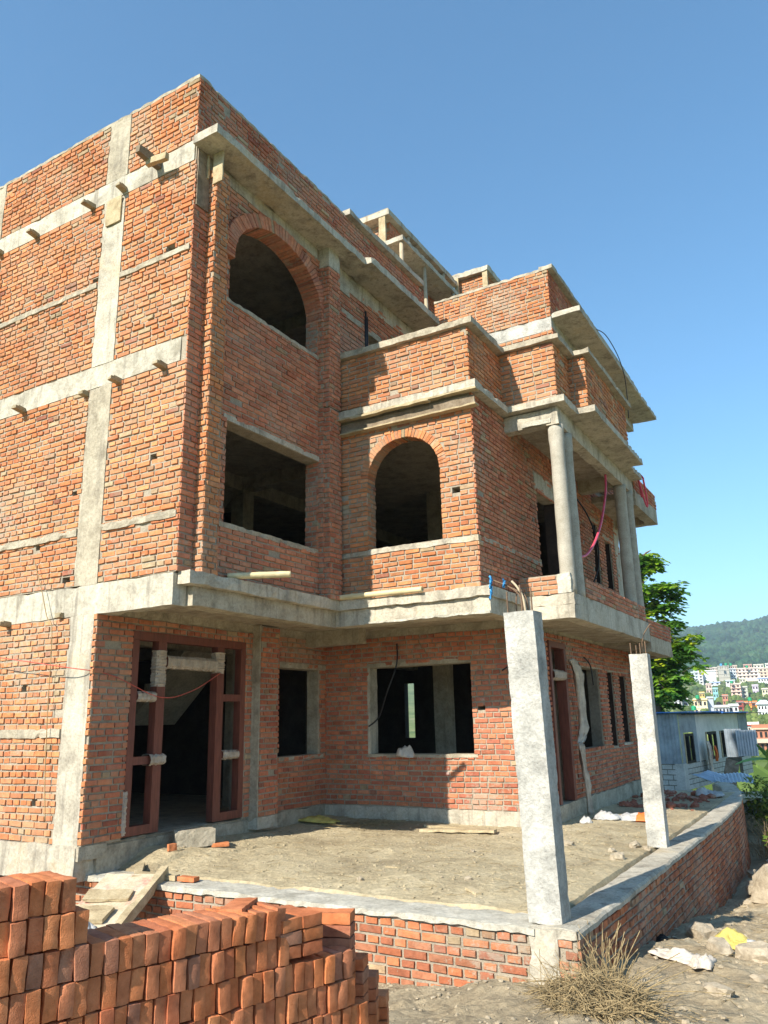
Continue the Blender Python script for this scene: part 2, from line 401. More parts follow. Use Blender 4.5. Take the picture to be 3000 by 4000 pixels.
def voussoirs(mb, T, uc, a, zs, zt, ring, n0, p, n, rng, pal, t0=0, t1=math.pi):
    for i in range(n):
        ta = t0 + (t1 - t0) * (i + .07) / n; tb = t0 + (t1 - t0) * (i + .93) / n
        e = rng.uniform(-.016, -.006); r2 = ring + rng.uniform(-.008, .008)
        def P(t, o): return (uc + (a + o) * math.cos(t), zs + (zt - zs + o) * math.sin(t))
        cap(mb, [P(ta, e), P(ta, r2), P(tb, r2), P(tb, e)], T, n0, p + rng.uniform(-.006, .006), tint_of(rng, pal, .05), 1, .005, rng)

# ------------------------------------------------------------------ camera, light, sky
def cam_matrix(pitch, yaw, roll):
    def f(d):
        x, y, z = d
        cr, sr = math.cos(roll), math.sin(roll)
        x, y = x * cr - y * sr, x * sr + y * cr
        F, U = -z, y
        Y = F * math.cos(pitch) - U * math.sin(pitch); Z = F * math.sin(pitch) + U * math.cos(pitch)
        c, s = math.cos(yaw), math.sin(yaw)
        return Vector((x * c + Y * s, -x * s + Y * c, Z))
    a, b, c = f((1, 0, 0)), f((0, 1, 0)), f((0, 0, 1))
    return Matrix(((a.x, b.x, c.x, 0), (a.y, b.y, c.y, 0), (a.z, b.z, c.z, 0), (0, 0, 0, 1)))
cd = bpy.data.cameras.new('camera'); cam = bpy.data.objects.new('camera', cd); C.objects.link(cam)
cam.matrix_world = cam_matrix(rad(14.943), rad(-30.229), rad(-1.2614))
cd.sensor_fit = 'HORIZONTAL'; cd.sensor_width = 36; cd.lens = 36 * 3043.97 / 3000; cd.clip_end = 9000; cd.clip_start = .05
bpy.context.scene.camera = cam

SUN = Vector((.177, 1, -.70)).normalized()          # direction the light travels
elev = math.asin(-SUN.z); az = math.atan2(-SUN.x, -SUN.y)
ld = bpy.data.lights.new('sun', 'SUN'); ld.energy = 4.0; ld.angle = rad(.5); ld.color = (1, .94, .83)
lo = bpy.data.objects.new('sun', ld); C.objects.link(lo); lo.rotation_euler = SUN.to_track_quat('-Z', 'Y').to_euler()
lo.location = (0, -20, 30)
w = bpy.data.worlds.new('World'); bpy.context.scene.world = w; w.use_nodes = True
sk = w.node_tree.nodes.new('ShaderNodeTexSky'); sk.sky_type = 'NISHITA'; sk.sun_disc = False
sk.sun_elevation = elev; sk.sun_rotation = az; sk.air_density = 1.0; sk.dust_density = .15; sk.ozone_density = .25; sk.altitude = 1300
bg = w.node_tree.nodes['Background']; bg.inputs['Strength'].default_value = .14
gm = N(w.node_tree, 'ShaderNodeGamma'); gm.inputs['Gamma'].default_value = .84; hs = N(w.node_tree, 'ShaderNodeHueSaturation'); hs.inputs['Saturation'].default_value = 1.18; w.node_tree.links.new(sk.outputs[0], hs.inputs['Color']); w.node_tree.links.new(hs.outputs[0], gm.inputs['Color'])
tint = mix(w.node_tree, gm.outputs[0], (.67, .92, .97), 1.0, 'MULTIPLY'); w.node_tree.links.new(tint, bg.inputs['Color'])
vs = bpy.context.scene.view_settings; vs.view_transform = 'Standard'; vs.look = 'None'; vs.exposure = 1.22; vs.gamma = 1; vs.use_curve_mapping = False
bpy.context.scene.cycles.max_bounces = 8

# ------------------------------------------------------------------ ground
def lerp_tab(x, tab):
    if x <= tab[0][0]: return tab[0][1]
    for (a, b), (c, d) in zip(tab, tab[1:]):
        if x <= c: return b + (d - b) * (x - a) / (c - a)
    return tab[-1][1]
NEAR = [(-5, -1.55), (1, -1.6), (3.5, -1.72), (5.2, -2.0), (6.8, -2.2), (8.6, -2.28), (10.5, -2.46), (12, -2.65), (14.5, -2.98), (20, -3.1), (32, -3.2)]
FAR = [(0, -1.9), (15, -3.0), (40, -3.5), (60, -6), (100, -8.5), (200, -7), (300, -3.5), (400, -.5), (450, -1), (520, 4), (600, 10), (700, 23.5), (800, 30), (900, 40), (1100, 66), (1700, 172), (2000, 178), (2400, 120)]
def fbm(x, y, s, o=3): return noise.fractal(Vector((x * s, y * s, 3.7)), 1, 2, o)
def tz(x, y):
    r = math.hypot(x, y)
    z = lerp_tab(r, FAR)
    a = math.degrees(math.atan2(x, y))
    if r > 250:
        k = max(0., 1 - max(0, abs(a + 1) - 28) / 50); k = .25 + .75 * k
        k *= 1 + .06 * math.sin(a * .35 + 1) + (-.10 if a < -9 else 0) * min(1, (-9 - a) / 3 if a < -9 else 0)
        z = z * (k if z > 0 else 1) + fbm(x, y, .006, 4) * min(9, (r - 250) * .012)
    elif r > 30: z += fbm(x, y, .03) * .4
    return z
def near_z(x, y):
    z = lerp_tab(y, NEAR)
    z += .30 * math.exp(-((x + 2.5) ** 2 + (y - 2.6) ** 2) / 1.6) if y < 5 else 0
    z += .16 * math.exp(-((x + 2.95) ** 2 / .5 + (y - 6.35) ** 2 / .12))     # mud heap in front of the corner
    z -= .14 * max(0, min(1, (-2.5 - x) / .6)) * max(0, 1 - abs(y - 6.6) / 2.2)
    z += .08 * math.exp(-((x + 1.95) ** 2 / .12 + (y - 6.42) ** 2 / .07))
    z += .55 * math.exp(-((x + 1.35) ** 2 / .5 + (y - 17) ** 2 / 9))
    z += .45 * max(0, min(1, (x + .9) / 2.5)) * max(0, min(1, (y - 11) / 6))
    z += fbm(x, y, .8, 4) * .05 + fbm(x, y, 3.5, 3) * .022 + fbm(x, y, 11, 2) * .008
    return z
mb = MB(); rs = [0, 6, 14, 22, 30, 38, 48, 60, 75, 95, 120, 150, 185, 225, 270, 320, 360, 400, 440, 480, 520, 560, 600, 640, 680, 720, 760, 800, 860, 920, 1000, 1080, 1160, 1240, 1320, 1400, 1480, 1560, 1640, 1720, 1800, 1900, 2000, 2200, 2400]
na = 240; vv = [(0, 0, -2.6)]
for r in rs[1:]:
    for k in range(na):
        t = 2 * math.pi * k / na; x, y = r * math.sin(t), r * math.cos(t); z = tz(x, y)
        if r <= 38: z = min(z, -2.6) - .9 if r < 36 else -3.6
        vv.append((x, y, z))
ff = [(0, 1 + (k + 1) % na, 1 + k) for k in range(na)]
for i in range(len(rs) - 2):
    for k in range(na):
        a, b = 1 + i * na + k, 1 + i * na + (k + 1) % na; ff.append((a, b, b + na, a + na))
mb.add(vv, ff)
def mat_terrain():
    m, nt, b = newmat('valley_ground'); p = geo_pos(nt)
    n1 = noise_n(nt, p, .03, 8, .65); n2 = noise_n(nt, p, .25, 6, .7)
    c = ramp(nt, n1, [(.35, (.08, .13, .035)), (.5, (.16, .21, .065)), (.62, (.24, .25, .10)), (.75, (.36, .30, .19))])
    c = mix(nt, c, ramp(nt, n2, [(.3, (.5, .55, .5)), (.7, (1.3, 1.25, 1.15))]), 1, 'MULTIPLY')
    nt.links.new(c, b.inputs['Base Color']); b.inputs['Roughness'].default_value = 1; b.inputs['Specular IOR Level'].default_value = .1
    return m
M['terrain'] = mat_terrain()
tag(mb.build('terrain', 'terrain', smooth=True), 'green valley floor and hillside stretching to the wooded ridge', 'terrain', kind='structure')

def grid_patch(x0, x1, y0, y1, step, fz):
    nx = round((x1 - x0) / step); ny = round((y1 - y0) / step); vs = []; fs = []
    for j in range(ny + 1):
        for i in range(nx + 1):
            x = x0 + (x1 - x0) * i / nx; y = y0 + (y1 - y0) * j / ny; vs.append((x, y, fz(x, y)))
    for j in range(ny):
        for i in range(nx):
            a = j * (nx + 1) + i; fs.append((a, a + 1, a + nx + 2, a + nx + 1))
    mb = MB(); mb.add(vs, fs); return mb
def outer_z(x, y):
    z = near_z(x, y)
    e = max(0, max(-16 - x + 2, x - 16 + 2, -6 - y + 2, y - 38 + 3)) / 2
    return z - e * 1.2
tag(grid_patch(-16, 16, -6, 38, .25, outer_z).build('dirt_ground', 'dirt2', smooth=True), 'bare grey dirt outside the low brick retaining wall', 'ground', kind='structure')
def fine_z(x, y):
    e = max(0, max(-4.6 - x + .3, x - .9 + .3, 4.6 - y + .3, y - 16.4 + .6)) / .3
    return near_z(x, y) + .03 + fbm(x, y, 5, 4) * .034 + fbm(x, y, 23, 3) * .011 - e * .12
tag(grid_patch(-4.6, .9, 4.6, 16.4, .05, fine_z).build('trampled_earth', 'dirt2', smooth=False), 'trampled lumpy earth along the outer side of the retaining wall', 'ground', kind='structure')
def court_z(x, y):
    z = -1.635 + .12 * max(0, min(1, (-6.8 - x) / 1.2)) * max(0, min(1, (10 - y) / 3)) + .05 * max(0, min(1, (x + 8.2)/1.0 * -1 + 1)) 
    z += .06 * max(0, min(1, (y - 10.6) / 1.1)) * max(0, min(1, (-4 - x) / .5))
    z -= .03 * max(0, min(1, (x + 3.6) / .8)) + .05 * max(0, min(1, (y - 14) / 4))
    fl = max(0, min(1, 1 - min((-2.62 - x) / .7, (y - 7.26) / (.7 if x > -7.6 else .45)))); z = z * (1 - fl) + (-1.688) * fl
    e = max(0, (x + 2.60) / .06, (7.25 - y) / .06); z -= .16 * min(1.2, e) ** 2
    return z + fbm(x, y, .9, 4) * .022 + fbm(x, y, 4.5, 3) * .012 + fbm(x, y, 16, 3) * .008
tag(grid_patch(-8.6, -2.5, 7.0, 19.4, .05, court_z).build('courtyard_earth', 'dirt', smooth=False), 'dry trampled earth filling the raised forecourt', 'ground', kind='structure')
tag(grid_patch(-14, -2.4, 19.3, 31, .25, lambda x, y: -1.85 - .07 * (y - 19.3) + fbm(x, y, 1.2) * .06).build('back_yard_earth', 'dirt', smooth=True), 'earth yard between the house and the shed', 'ground', kind='structure')

# ------------------------------------------------------------------ THE HOUSE
H = empty('unfinished_house', (-6.76, 6.65, -1.6), 'three storey red brick house under construction with grey concrete bands and arched openings', 'house')
def P(o): return part(o, H)
def W(*a, **k): return P(wall(None, *a, **k))
def B(name, mat, *b, **k): return P(box_obj(name, mat, None, *b, **k))
LX, XF, YL = -14.0, -6.76, 6.65
E_, S_ = (1, 0), (0, -1)          # direction east, facing south (towards the photographer)
N_ = (0, 1)
# --- left facade (plane y = 6.65, faces -y); u = x - LX
def lu(x): return x - LX
cols = [(-8.58, -8.13), (-11.55, -11.15)]
def lface(z0, z1, x1, holes=(), **k):
    W((LX, YL), E_, S_, 0, lu(x1), z0, z1, holes, skip=[(lu(a) - .01, lu(b) + .01) for a, b in cols], **k)
hole = lambda x, z, w=.13, h=.085: ('r', lu(x) - w / 2, lu(x) + w / 2, z - h / 2, z + h / 2)
lface(-1.36, 1.37, -8.13, [hole(-9.0, -.9, .1), hole(-9.4, .5, .1)], course=.082, joint=.024, prot=.017, seed=21, miss=.004)
lface(1.77, 4.54, XF, [hole(-8.75, 1.87, .16), hole(-8.72, 3.05, .1), hole(-7.25, 3.3), hole(-9.4, 2.4, .1)], course=.08, joint=.024, prot=.017, seed=22)
lface(4.88, 7.55, XF, [hole(-7.15, 6.3, .17, .1), hole(-8.66, 6.28, .12, .1), hole(-10.9, 6.25, .1)], course=.08, joint=.024, prot=.017, seed=23)
lface(7.88, 8.93, XF, [], course=.078, joint=.024, prot=.017, seed=24, grey=.18, t=.23)
B('concrete_beam', 'beam', LX, -6.79, 6.634, 6.86, 1.37, 1.76)
B('concrete_beam', 'beam', LX, -6.86, 6.636, 6.86, 4.54, 4.875)
B('concrete_beam', 'beam', LX, -6.78, 6.634, 6.86, 7.55, 7.88)
for (a, b) in cols:
    for (z0, z1, m) in ((-1.4, 1.372, 'concrete'), (1.758, 4.542, 'concrete_d'), (4.873, 7.552, 'concrete'), (7.878, 8.93, 'concrete_d')):
        B('concrete_column', m, a, b, 6.630, 6.9, z0, z1)
for z0, z1, x1 in ((-.115, -.03, -8.59), (2.45, 2.525, -6.775), (6.15, 6.205, -6.775)):
    for xa, xb in ((-8.12, x1), (-11.14, -8.59), (LX, -11.56)):
        if xb > xa: B('bond_band', 'concrete_d', xa, xb, 6.610, 6.75, z0 - .012, z1 + .012, seg=.06, j=.009)
B('plinth', 'concrete', LX, -8.13, 6.60, 6.9, -1.75, -1.36, j=.02)
B('parapet_cap', 'concrete_d', LX, XF + .01, 6.635, 6.89, 8.93, 8.985, seg=.07, j=.014)
B('plank_scrap', 'wood', -8.5, -8.18, 6.60, 6.628, 7.10, 7.53, seg=.1, j=.004)
# timber stubs left in the putlog holes
for x, z, l, tw in ((-10.15, 7.56, .34, .1), (-8.82, 7.57, .36, -.2), (-8.15, 7.60, .3, .1), (-11.05, 7.56, .3, 0), (-10.02, 4.54, .36, .15), (-8.63, 4.47, .2, 0), (-7.98, 4.51, .3, -.1), (-7.13, 4.50, .34, .05), (-9.85, 1.36, .3, 0), (-8.76, 1.39, .12, 0)):
    r = Matrix.Translation((x, 6.62, z)) @ Matrix.Rotation(tw, 4, 'Z') @ Matrix.Rotation(-.08, 4, 'X')
    l *= .5
    B('timber_stub', 'stub', -.045, .045, -l, .05, -.025, .025, seg=.1, j=.006, rot=r)
    B('timber_stub', 'stub', -.075, .04, -l * .7, .05, .027, .045, seg=.1, j=.005, rot=r)
r = Matrix.Translation((-7.46, 6.62, 7.74)) @ Matrix.Rotation(.12, 4, 'Y')
B('timber_stub', 'wood_d', -.05, .05, -.4, .05, -.06, .06, seg=.1, j=.006, rot=r)
B('timber_stub', 'wood', -.02, .38, -.22, -.15, -.14, -.04, seg=.1, j=.006, rot=r)

# --- street front upper floors (plane x = -6.76, faces +x); u = y - 6.65
FO = (XF, YL); fu = lambda y: y - YL
pil = dict(pal=PALF, brickmat='brick_f', grey=.05)
W(FO, N_, E_, 0, fu(10.0), 1.77, 4.54 + .33, [('r', fu(7.42), fu(9.56), 2.53, 3.95)], bond='stretch', course=.079, jambs=[(fu(7.42), 2.53, 3.95, 1), (fu(9.56), 2.53, 3.95, -1)], seed=31, **pil)
A1 = ('a', fu(8.47), 1.08, 6.44, 7.31, 5.76, .235)
mbw = MB(); T = make_T(FO, N_, E_)
A1 = A1[:6] + (.205,)
solid(mbw, T, .004, fu(14.1), 4.873, 7.9, [A1, ('r', fu(11.15), fu(13.2), 5.8, 6.88)], .23)
bricks(mbw, T, 0, fu(14.1), 4.873, 7.56, [A1, ('r', fu(11.15), fu(13.2), 5.8, 6.88)], bond='stretch', course=.079, seed=33, pal=PALF, grey=.05)
P(mbw.build('brick_wall', ['mortar', 'brick_f']))
mba = MB(); rg = random.Random(5)
voussoirs(mba, T, fu(8.47), 1.08, 6.44, 7.31, .205, -.22, .10, 54, rg, PALF, rad(-4), rad(184))
P(mba.build('brick_arch', ['mortar', 'brick_f']))
mbj = MB()
bricks(mbj, make_T((XF, 7.385), (-1, 0), (0, 1)), 0, .23, 5.77, 6.42, [], seed=8, pal=PALF, prot=.008)
bricks(mbj, make_T((XF - .23, 9.555), (1, 0), (0, -1)), 0, .23, 5.77, 6.42, [], seed=18, pal=PALF, prot=.008)
P(mbj.build('arch_jamb', ['mortar', 'brick_f']))
B('window_sill', 'concrete_d', -7.0, -6.735, 7.30, 9.60, 5.70, 5.762, seg=.08, j=.008)
B('window_sill', 'concrete_d', -7.0, -6.735, 7.33, 9.60, 2.46, 2.532, seg=.08, j=.008)
B('window_lintel', 'concrete', -6.98, -6.735, 7.36, 9.60, 3.952, 4.035, seg=.1, j=.006)
# corner strip and pilasters standing proud of the wall
for z0, z1, sd in ((1.77, 4.87, 1), (4.87, 7.55, 2)):
    P(pier_bricks(None, -6.775, -6.615, 6.915, 7.17, z0, z1, 'brick_pilaster', faces='sen', course=.079, pal=PAL, grey=.04))
    P(pier_bricks(None, -6.775, -6.56, 9.60, 9.90, z0, z1 - (.02 if sd == 1 else .15), 'brick_pilaster', 'brick_f', faces='sen', course=.079, pal=PALF))
P(pier_bricks(None, -6.775, -6.665, 9.575, 9.96, 1.77, 7.4, 'brick_pilaster', 'brick_f', faces='sen', course=.079, pal=PALF))
B('pilaster_head', 'concrete', -6.775, -6.55, 9.59, 9.92, 7.40, 7.75, seg=.1)
B('concrete_beam', 'concrete', -6.95, -6.742, 7.24, 9.52, 7.56, 7.75)
B('concrete_beam', 'concrete', -6.95, -6.74, 9.96, 14.1, 7.42, 7.75)
B('pilaster_head', 'concrete', -6.76, -6.72, 10.0, 10.5, 7.30, 7.56, seg=.1, j=.01)
B('roof_sunshade', 'concrete', -6.75, -6.30, 6.57, 10.36, 7.75, 7.88, seg=.12, j=.012)
B('roof_sunshade', 'concrete', -6.75, -6.18, 10.362, 13.0, 7.75, 7.885, seg=.12, j=.008)
W(FO, N_, E_, .0, fu(13.45), 7.885, 8.93, [], bond='english', course=.077, pal=PALG, brickmat='brick_f', seed=35)
B('parapet_cap', 'concrete_d', -6.99, XF + .012, 6.9, 10.4, 8.93, 8.975, seg=.07, j=.012)
B('parapet_coping', 'concrete', -7.02, -6.64, 10.4, 13.3, 8.94, 9.05, seg=.12, j=.007)
B('formwork_board', 'wood_d', -6.752, -6.728, 6.665, 6.895, 6.84, 7.745, seg=.12, j=.006)
B('formwork_board', 'wood', -6.66, -6.48, 6.88, 6.905, 7.26, 7.745, seg=.1, j=.006, rot=Matrix.Translation((0, 0, 0)))
B('formwork_board', 'wood', -6.74, -6.70, 6.83, 6.87, 7.35, 7.75, seg=.1, j=.004)
P(tube_obj('conduit', 'cable', [(-6.735, 11.03, 6.2), (-6.735, 11.035, 7.28)], .022)); P(tube_obj('conduit', 'cable', [(-6.735, 11.09, 6.2), (-6.735, 11.095, 7.2)], .018))
B('window_lintel', 'concrete_d', -6.95, -6.738, 10.25, 13.6, 6.88, 6.99, seg=.1, j=.008)

# --- first floor slab edge, overhanging the ground floor
SL = [(-6.79, -6.58, 6.70, 9.87), (-6.79, -4.10, 9.872, 10.2), (-4.4, -4.10, 10.2, 11.25)]
for i, (x0, x1, y0, y1) in enumerate(SL): B('floor_slab_edge', 'concrete', x0, x1, y0, y1, 1.62, 1.765 if i else 1.78, seg=.1, j=.013)
B('concrete_beam', 'concrete_d', -6.95, -6.69, 6.87, 9.93, 1.375, 1.62)
B('concrete_beam', 'concrete', -6.69, -4.13, 9.935, 10.25, 1.385, 1.62, j=.004)
B('formwork_lip', 'concrete_l', -6.15, -4.13, 9.90, 9.934, 1.385, 1.42, seg=.06, j=.012)
B('concrete_beam', 'concrete_d', -4.38, -4.135, 10.25, 11.3, 1.385, 1.62)
B('floor_slab', 'concrete_d', LX, -6.7, 6.87, 18.2, 1.50, 1.745, seg=1, j=.004)
B('floor_slab', 'concrete_d', -6.7, -4.2, 9.95, 18.2, 1.50, 1.745, seg=1, j=.004)
B('floor_slab', 'concrete_d', LX, -6.9, 6.87, 18.2, 4.60, 4.86, seg=1, j=.004)
B('floor_slab', 'concrete_d', -6.9, -4.32, 10.2, 18.2, 4.60, 4.86, seg=1, j=.004)
B('roof_slab', 'concrete_d', LX, -6.9, 6.87, 18.2, 7.70, 7.87, seg=1, j=.004)
B('roof_slab', 'concrete_d', -6.9, -4.4, 14.3, 18.2, 7.70, 7.87, seg=1, j=.004)
B('floor_slab', 'concrete_d', LX, -8.1, 6.9, 18.2, -1.7, -1.40, seg=1, j=.004)
B('floor_slab', 'concrete_d', -8.1, -4.4, 11.8, 18.2, -1.7, -1.40, seg=1, j=.004)

# --- bay with the small arched window: south face y = 10, east face x = -4.3
BX0, BX1, YB = -6.65, -4.30, 10.0
A2 = ('a', -5.48 - BX0, .64, 3.62, 4.24, 2.53, .125)
mbw = MB(); T = make_T((BX0, YB), E_, S_)
ph = ('r', -4.66 - BX0, -4.53 - BX0, 3.19, 3.28); ph2 = ('r', -5.66 - BX0, -5.55 - BX0, 4.39, 4.46)
solid(mbw, T, .004, BX1 - BX0 - .004, 1.765, 4.86, [A2, ph], .23)
bricks(mbw, T, 0, BX1 - BX0, 1.77, 2.44, [], course=.0755, seed=41, grey=.05)
bricks(mbw, T, 0, BX1 - BX0, 2.52, 4.47, [A2, ph, ph2], bond='flemish', course=.0765, seed=42, grey=.10)
mbv = MB(); voussoirs(mbv, T, -5.48 - BX0, .64, 3.62, 4.24, .125, -.22, .012, 36, random.Random(3), PAL)
bricks(mbv, make_T((-6.12, YB), (0, 1), (1, 0)), 0, .23, 2.53, 3.6, [], seed=43, prot=.008); bricks(mbv, make_T((-4.835, YB + .23), (0, -1), (-1, 0)), 0, .23, 2.53, 3.6, [], seed=44, prot=.008)
P(mbw.build('brick_wall', ['mortar', 'brick'])); P(mbv.build('brick_arch', ['mortar', 'brick']))
B('bond_band', 'concrete', -6.13, BX1 + .022, 9.976, 10.2, 2.44, 2.522, seg=.06, j=.012)
B('bond_band', 'concrete_d', -6.64, -6.135, 9.98, 10.1, 2.445, 2.51, seg=.06, j=.008)
D1 = ('r', 12.66 - YB, 13.76 - YB, 1.77, 3.84)
ew = [D1, ('r', 16.08 - YB, 16.5 - YB, 2.68, 3.99), ('r', 17.0 - YB, 17.56 - YB, 2.68, 3.76), ('r', .98, 1.08, 3.18, 3.26), ('r', 2.35, 2.45, 3.2, 3.28)]
W((BX1, YB), N_, E_, 0, 8.3, 1.76, 4.86, ew, bz=(1.77, 4.72), bond='english', course=.0765, prot=.022, seed=45, pal=PALF, grey=.14, brickmat='brick_f')
B('bond_band', 'concrete_d', -4.4, -4.278, 10.2, 12.64, 2.47, 2.54, seg=.06, j=.01)
B('door_lintel', 'concrete', -4.5, -4.275, 12.55, 14.1, 3.842, 4.15, seg=.1, j=.01)
B('window_lintel', 'concrete_d', -4.5, -4.275, 15.95, 16.65, 3.992, 4.08, seg=.1); B('window_lintel', 'concrete_d', -4.5, -4.275, 16.85, 17.7, 3.762, 3.85, seg=.1)
B('concrete_column', 'concrete', -4.5, -4.272, 17.86, 18.32, 1.77, 4.6, j=.008)
# formwork left under the bay sunshade
B('formwork_board', 'wood_d', -6.64, -4.2, 9.935, 9.965, 4.475, 4.64, seg=.15, j=.006)
B('formwork_board', 'wood', -6.64, -4.16, 9.86, 9.99, 4.445, 4.473, seg=.12, j=.008)
B('formwork_board', 'wood', -6.6, -4.13, 9.83, 9.95, 4.685, 4.712, seg=.12, j=.010)
B('formwork_board', 'wood', -6.3, -4.9, 9.80, 9.90, 4.655, 4.683, seg=.12, j=.010)
# sunshade and parapet wrapping the bay and the balcony
def rim(name, mat, segs, z0, z1, seg=.1, j=.010):
    for s in segs: B(name, mat, *s, z0, z1, seg=seg, j=j)
rim('sunshade', 'concrete', [(-6.64, -4.14, 9.84, 10.1), (-4.36, -4.14, 10.1, 11.148)], 4.715, 4.83)
rim('sunshade', 'concrete', [(-4.36, -3.22, 11.15, 11.5), (-3.45, -3.22, 11.5, 11.84), (-3.5, -2.93, 11.842, 15.2), (-3.5, -3.18, 15.2, 16.2)], 4.735, 4.845)
PZ0, PZ1 = 4.85, 5.80
W((BX0, YB), E_, S_, 0, BX1 - BX0, PZ0 - .02, PZ1, [], bond='flemish', course=.0765, seed=51, grey=.12, t=.14)
W((BX1, YB), N_, E_, 0, 1.3, PZ0 - .02, PZ1, [], bond='flemish', course=.0765, seed=52, grey=.1, t=.14)
W((BX1, 11.3), E_, S_, 0, .92, PZ0, PZ1 + .04, [], bond='flemish', course=.0765, seed=53, grey=.1, t=.14)
W((-3.38, 11.3), N_, E_, 0, .78, PZ0, PZ1 + .04, [], bond='flemish', course=.0765, seed=54, grey=.25, t=.14)
W((-3.5, 12.08), E_, S_, 0, .40, PZ0, PZ1 + .04, [], bond='flemish', course=.0765, seed=55, grey=.1, t=.14)
W((-3.10, 12.08), N_, E_, 0, 2.72, PZ0, PZ1 + .04, [], bond='english', course=.0765, seed=56, grey=.25, t=.14)
W((-3.38, 14.8), N_, E_, 0, 1.2, PZ0, PZ1 - .3, [], bond='english', course=.0765, seed=57, grey=.25, t=.14)
rim('parapet_coping', 'concrete_d', [(-6.64, -4.17, 9.90, 10.2), (-4.44, -4.17, 10.2, 11.198)], PZ1, PZ1 + .105)
rim('parapet_coping', 'concrete_d', [(-4.44, -3.24, 11.20, 11.5), (-3.52, -3.24, 11.5, 11.98), (-3.6, -2.98, 11.982, 14.95), (-3.55, -3.25, 14.95, 16.0)], PZ1 + .04, PZ1 + .13)
# balcony: beams, soffit, columns, low parapet
B('balcony_soffit', 'concrete_d', -4.28, -3.4, 11.4, 16.15, 4.66, 4.735, seg=.3)
B('concrete_beam', 'concrete', -4.29, -3.42, 11.30, 11.5, 4.455, 4.715, seg=.12, j=.008)
B('formwork_lip', 'concrete_l', -3.98, -3.5, 11.27, 11.298, 4.47, 4.55, seg=.06, j=.012)
B('concrete_beam', 'concrete', -3.58, -3.378, 11.29, 16.15, 4.44, 4.732, seg=.12, j=.006)
B('concrete_beam', 'concrete_d', -4.29, -3.58, 15.25, 15.5, 4.40, 4.66, seg=.12)
def round_col(x, y, r, z0, z1, capit=True):
    mb = MB(); n = 18; k = 24; vs = []; fs = []
    for i in range(k + 1):
        z = z0 + (z1 - z0) * i / k
        rr = r * (1.0 - .06 * i / k) * (1 + .015 * math.sin(i * 1.3)) * (1.12 if (i > k - 3 and capit) else 1)
        for q in range(n):
            t = 2 * math.pi * q / n; e = 1 + .02 * noise.noise(Vector((math.cos(t) * 2, math.sin(t) * 2, z * 2 + x)))
            vs.append((x + rr * e * math.cos(t), y + rr * e * math.sin(t), z))
    for i in range(k):
        for q in range(n): fs.append((i * n + q, i * n + (q + 1) % n, (i + 1) * n + (q + 1) % n, (i + 1) * n + q))
    fs.append(tuple(range(n))[::-1]); fs.append(tuple(k * n + q for q in range(n)))
    mb.add(vs, fs); return P(mb.build('round_column', 'column', None, True))
for y, dz in ((11.43, 0), (11.86, -.03), (15.38, 0), (15.95, 0)): round_col(-3.475, y, .118, 1.76, 4.46 + dz)
B('concrete_beam', 'concrete', -4.29, -3.365, 11.28, 11.5, 1.39, 1.60, seg=.1, j=.008)
B('floor_slab_edge', 'concrete', -4.3, -3.36, 11.295, 11.6, 1.602, 1.765, seg=.1, j=.008)
B('concrete_beam', 'concrete', -3.6, -3.362, 11.5, 16.2, 1.39, 1.765, seg=.14, j=.007)
B('balcony_floor', 'concrete_d', -4.28, -3.6, 11.6, 16.2, 1.42, 1.75, seg=.3)
P(wall(None, (-4.2, 11.31), E_, S_, 0, .62, 1.765, 2.06, [], bond='stretch', course=.075, seed=61, t=.11, pal=[(.52, .26, .15), (.48, .22, .12), (.5, .2, .1)], grey=.15, name='balcony_parapet'))
B('plaster_patch', 'concrete_l', -3.6, -3.40, 11.29, 11.4, 1.77, 2.07, seg=.05, j=.014)
P(wall(None, (-3.375, 11.5), N_, E_, .5, 4.5, 1.766, 2.07, [], bond='stretch', course=.075, seed=62, t=.11, pal=PALF, brickmat='brick_f', name='balcony_parapet'))
# far balcony towards the north end
for z0, z1, zb, sd in ((1.20, 1.52, 1.86, 63), (4.23, 4.57, 4.93, 64)):
    B('concrete_beam', 'concrete_d', -3.6, -3.36, 16.21, 18.35, z0, z1, seg=.14)
    B('concrete_beam', 'concrete_d', -4.3, -3.6, 18.1, 18.35, z0, z1, seg=.14)
    B('balcony_floor', 'concrete_d', -4.28, -3.6, 16.22, 18.1, z0 + .17, z0 + .30, seg=.3)
    P(wall(None, (-3.37, 16.21), N_, E_, 0, 2.14, z1, zb, [], bond='stretch', course=.075, seed=sd, t=.11, pal=PALG, brickmat='brick_f', name='balcony_parapet'))

# --- set-back second floor block behind the terrace: south face y = 14.1, east face x = -4.2
W((-6.76, 14.1), E_, S_, 0, 2.56, 4.86, 7.55, [('r', .8, 1.8, 4.9, 6.9)], bond='flemish', seed=71)
W((-6.78, 14.1), E_, S_, 0, 2.58, 7.85, 8.92, [], bond='flemish', course=.0765, seed=72, grey=.12)
B('concrete_beam', 'pillar', -6.78, -4.195, 14.088, 14.3, 7.55, 7.85, seg=.14, j=.006)
W((-4.2, 14.1), N_, E_, 0, 4.2, 4.86, 7.6, [('r', 1.2, 2.2, 5.6, 6.9)], bond='stretch', seed=73, pal=PALF, brickmat='brick_f')
B('roof_sunshade', 'concrete', -4.24, -3.60, 14.13, 21.2, 7.83, 7.94, seg=.14, j=.006)
B('concrete_beam', 'concrete', -4.4, -4.196, 14.3, 18.3, 7.6, 7.83, seg=.2)
B('roof_sunshade', 'concrete', -4.4, -4.24, 18.2, 21.2, 7.62, 7.94, seg=.2)
W((-4.2, 14.1), N_, E_, 0, 7.0, 7.945, 8.92, [], bond='english', course=.0765, seed=74, pal=PALG, brickmat='brick_f', t=.14)
B('parapet_cap', 'concrete_d', -6.79, -4.25, 14.08, 14.34, 8.92, 8.98, seg=.07, j=.012)
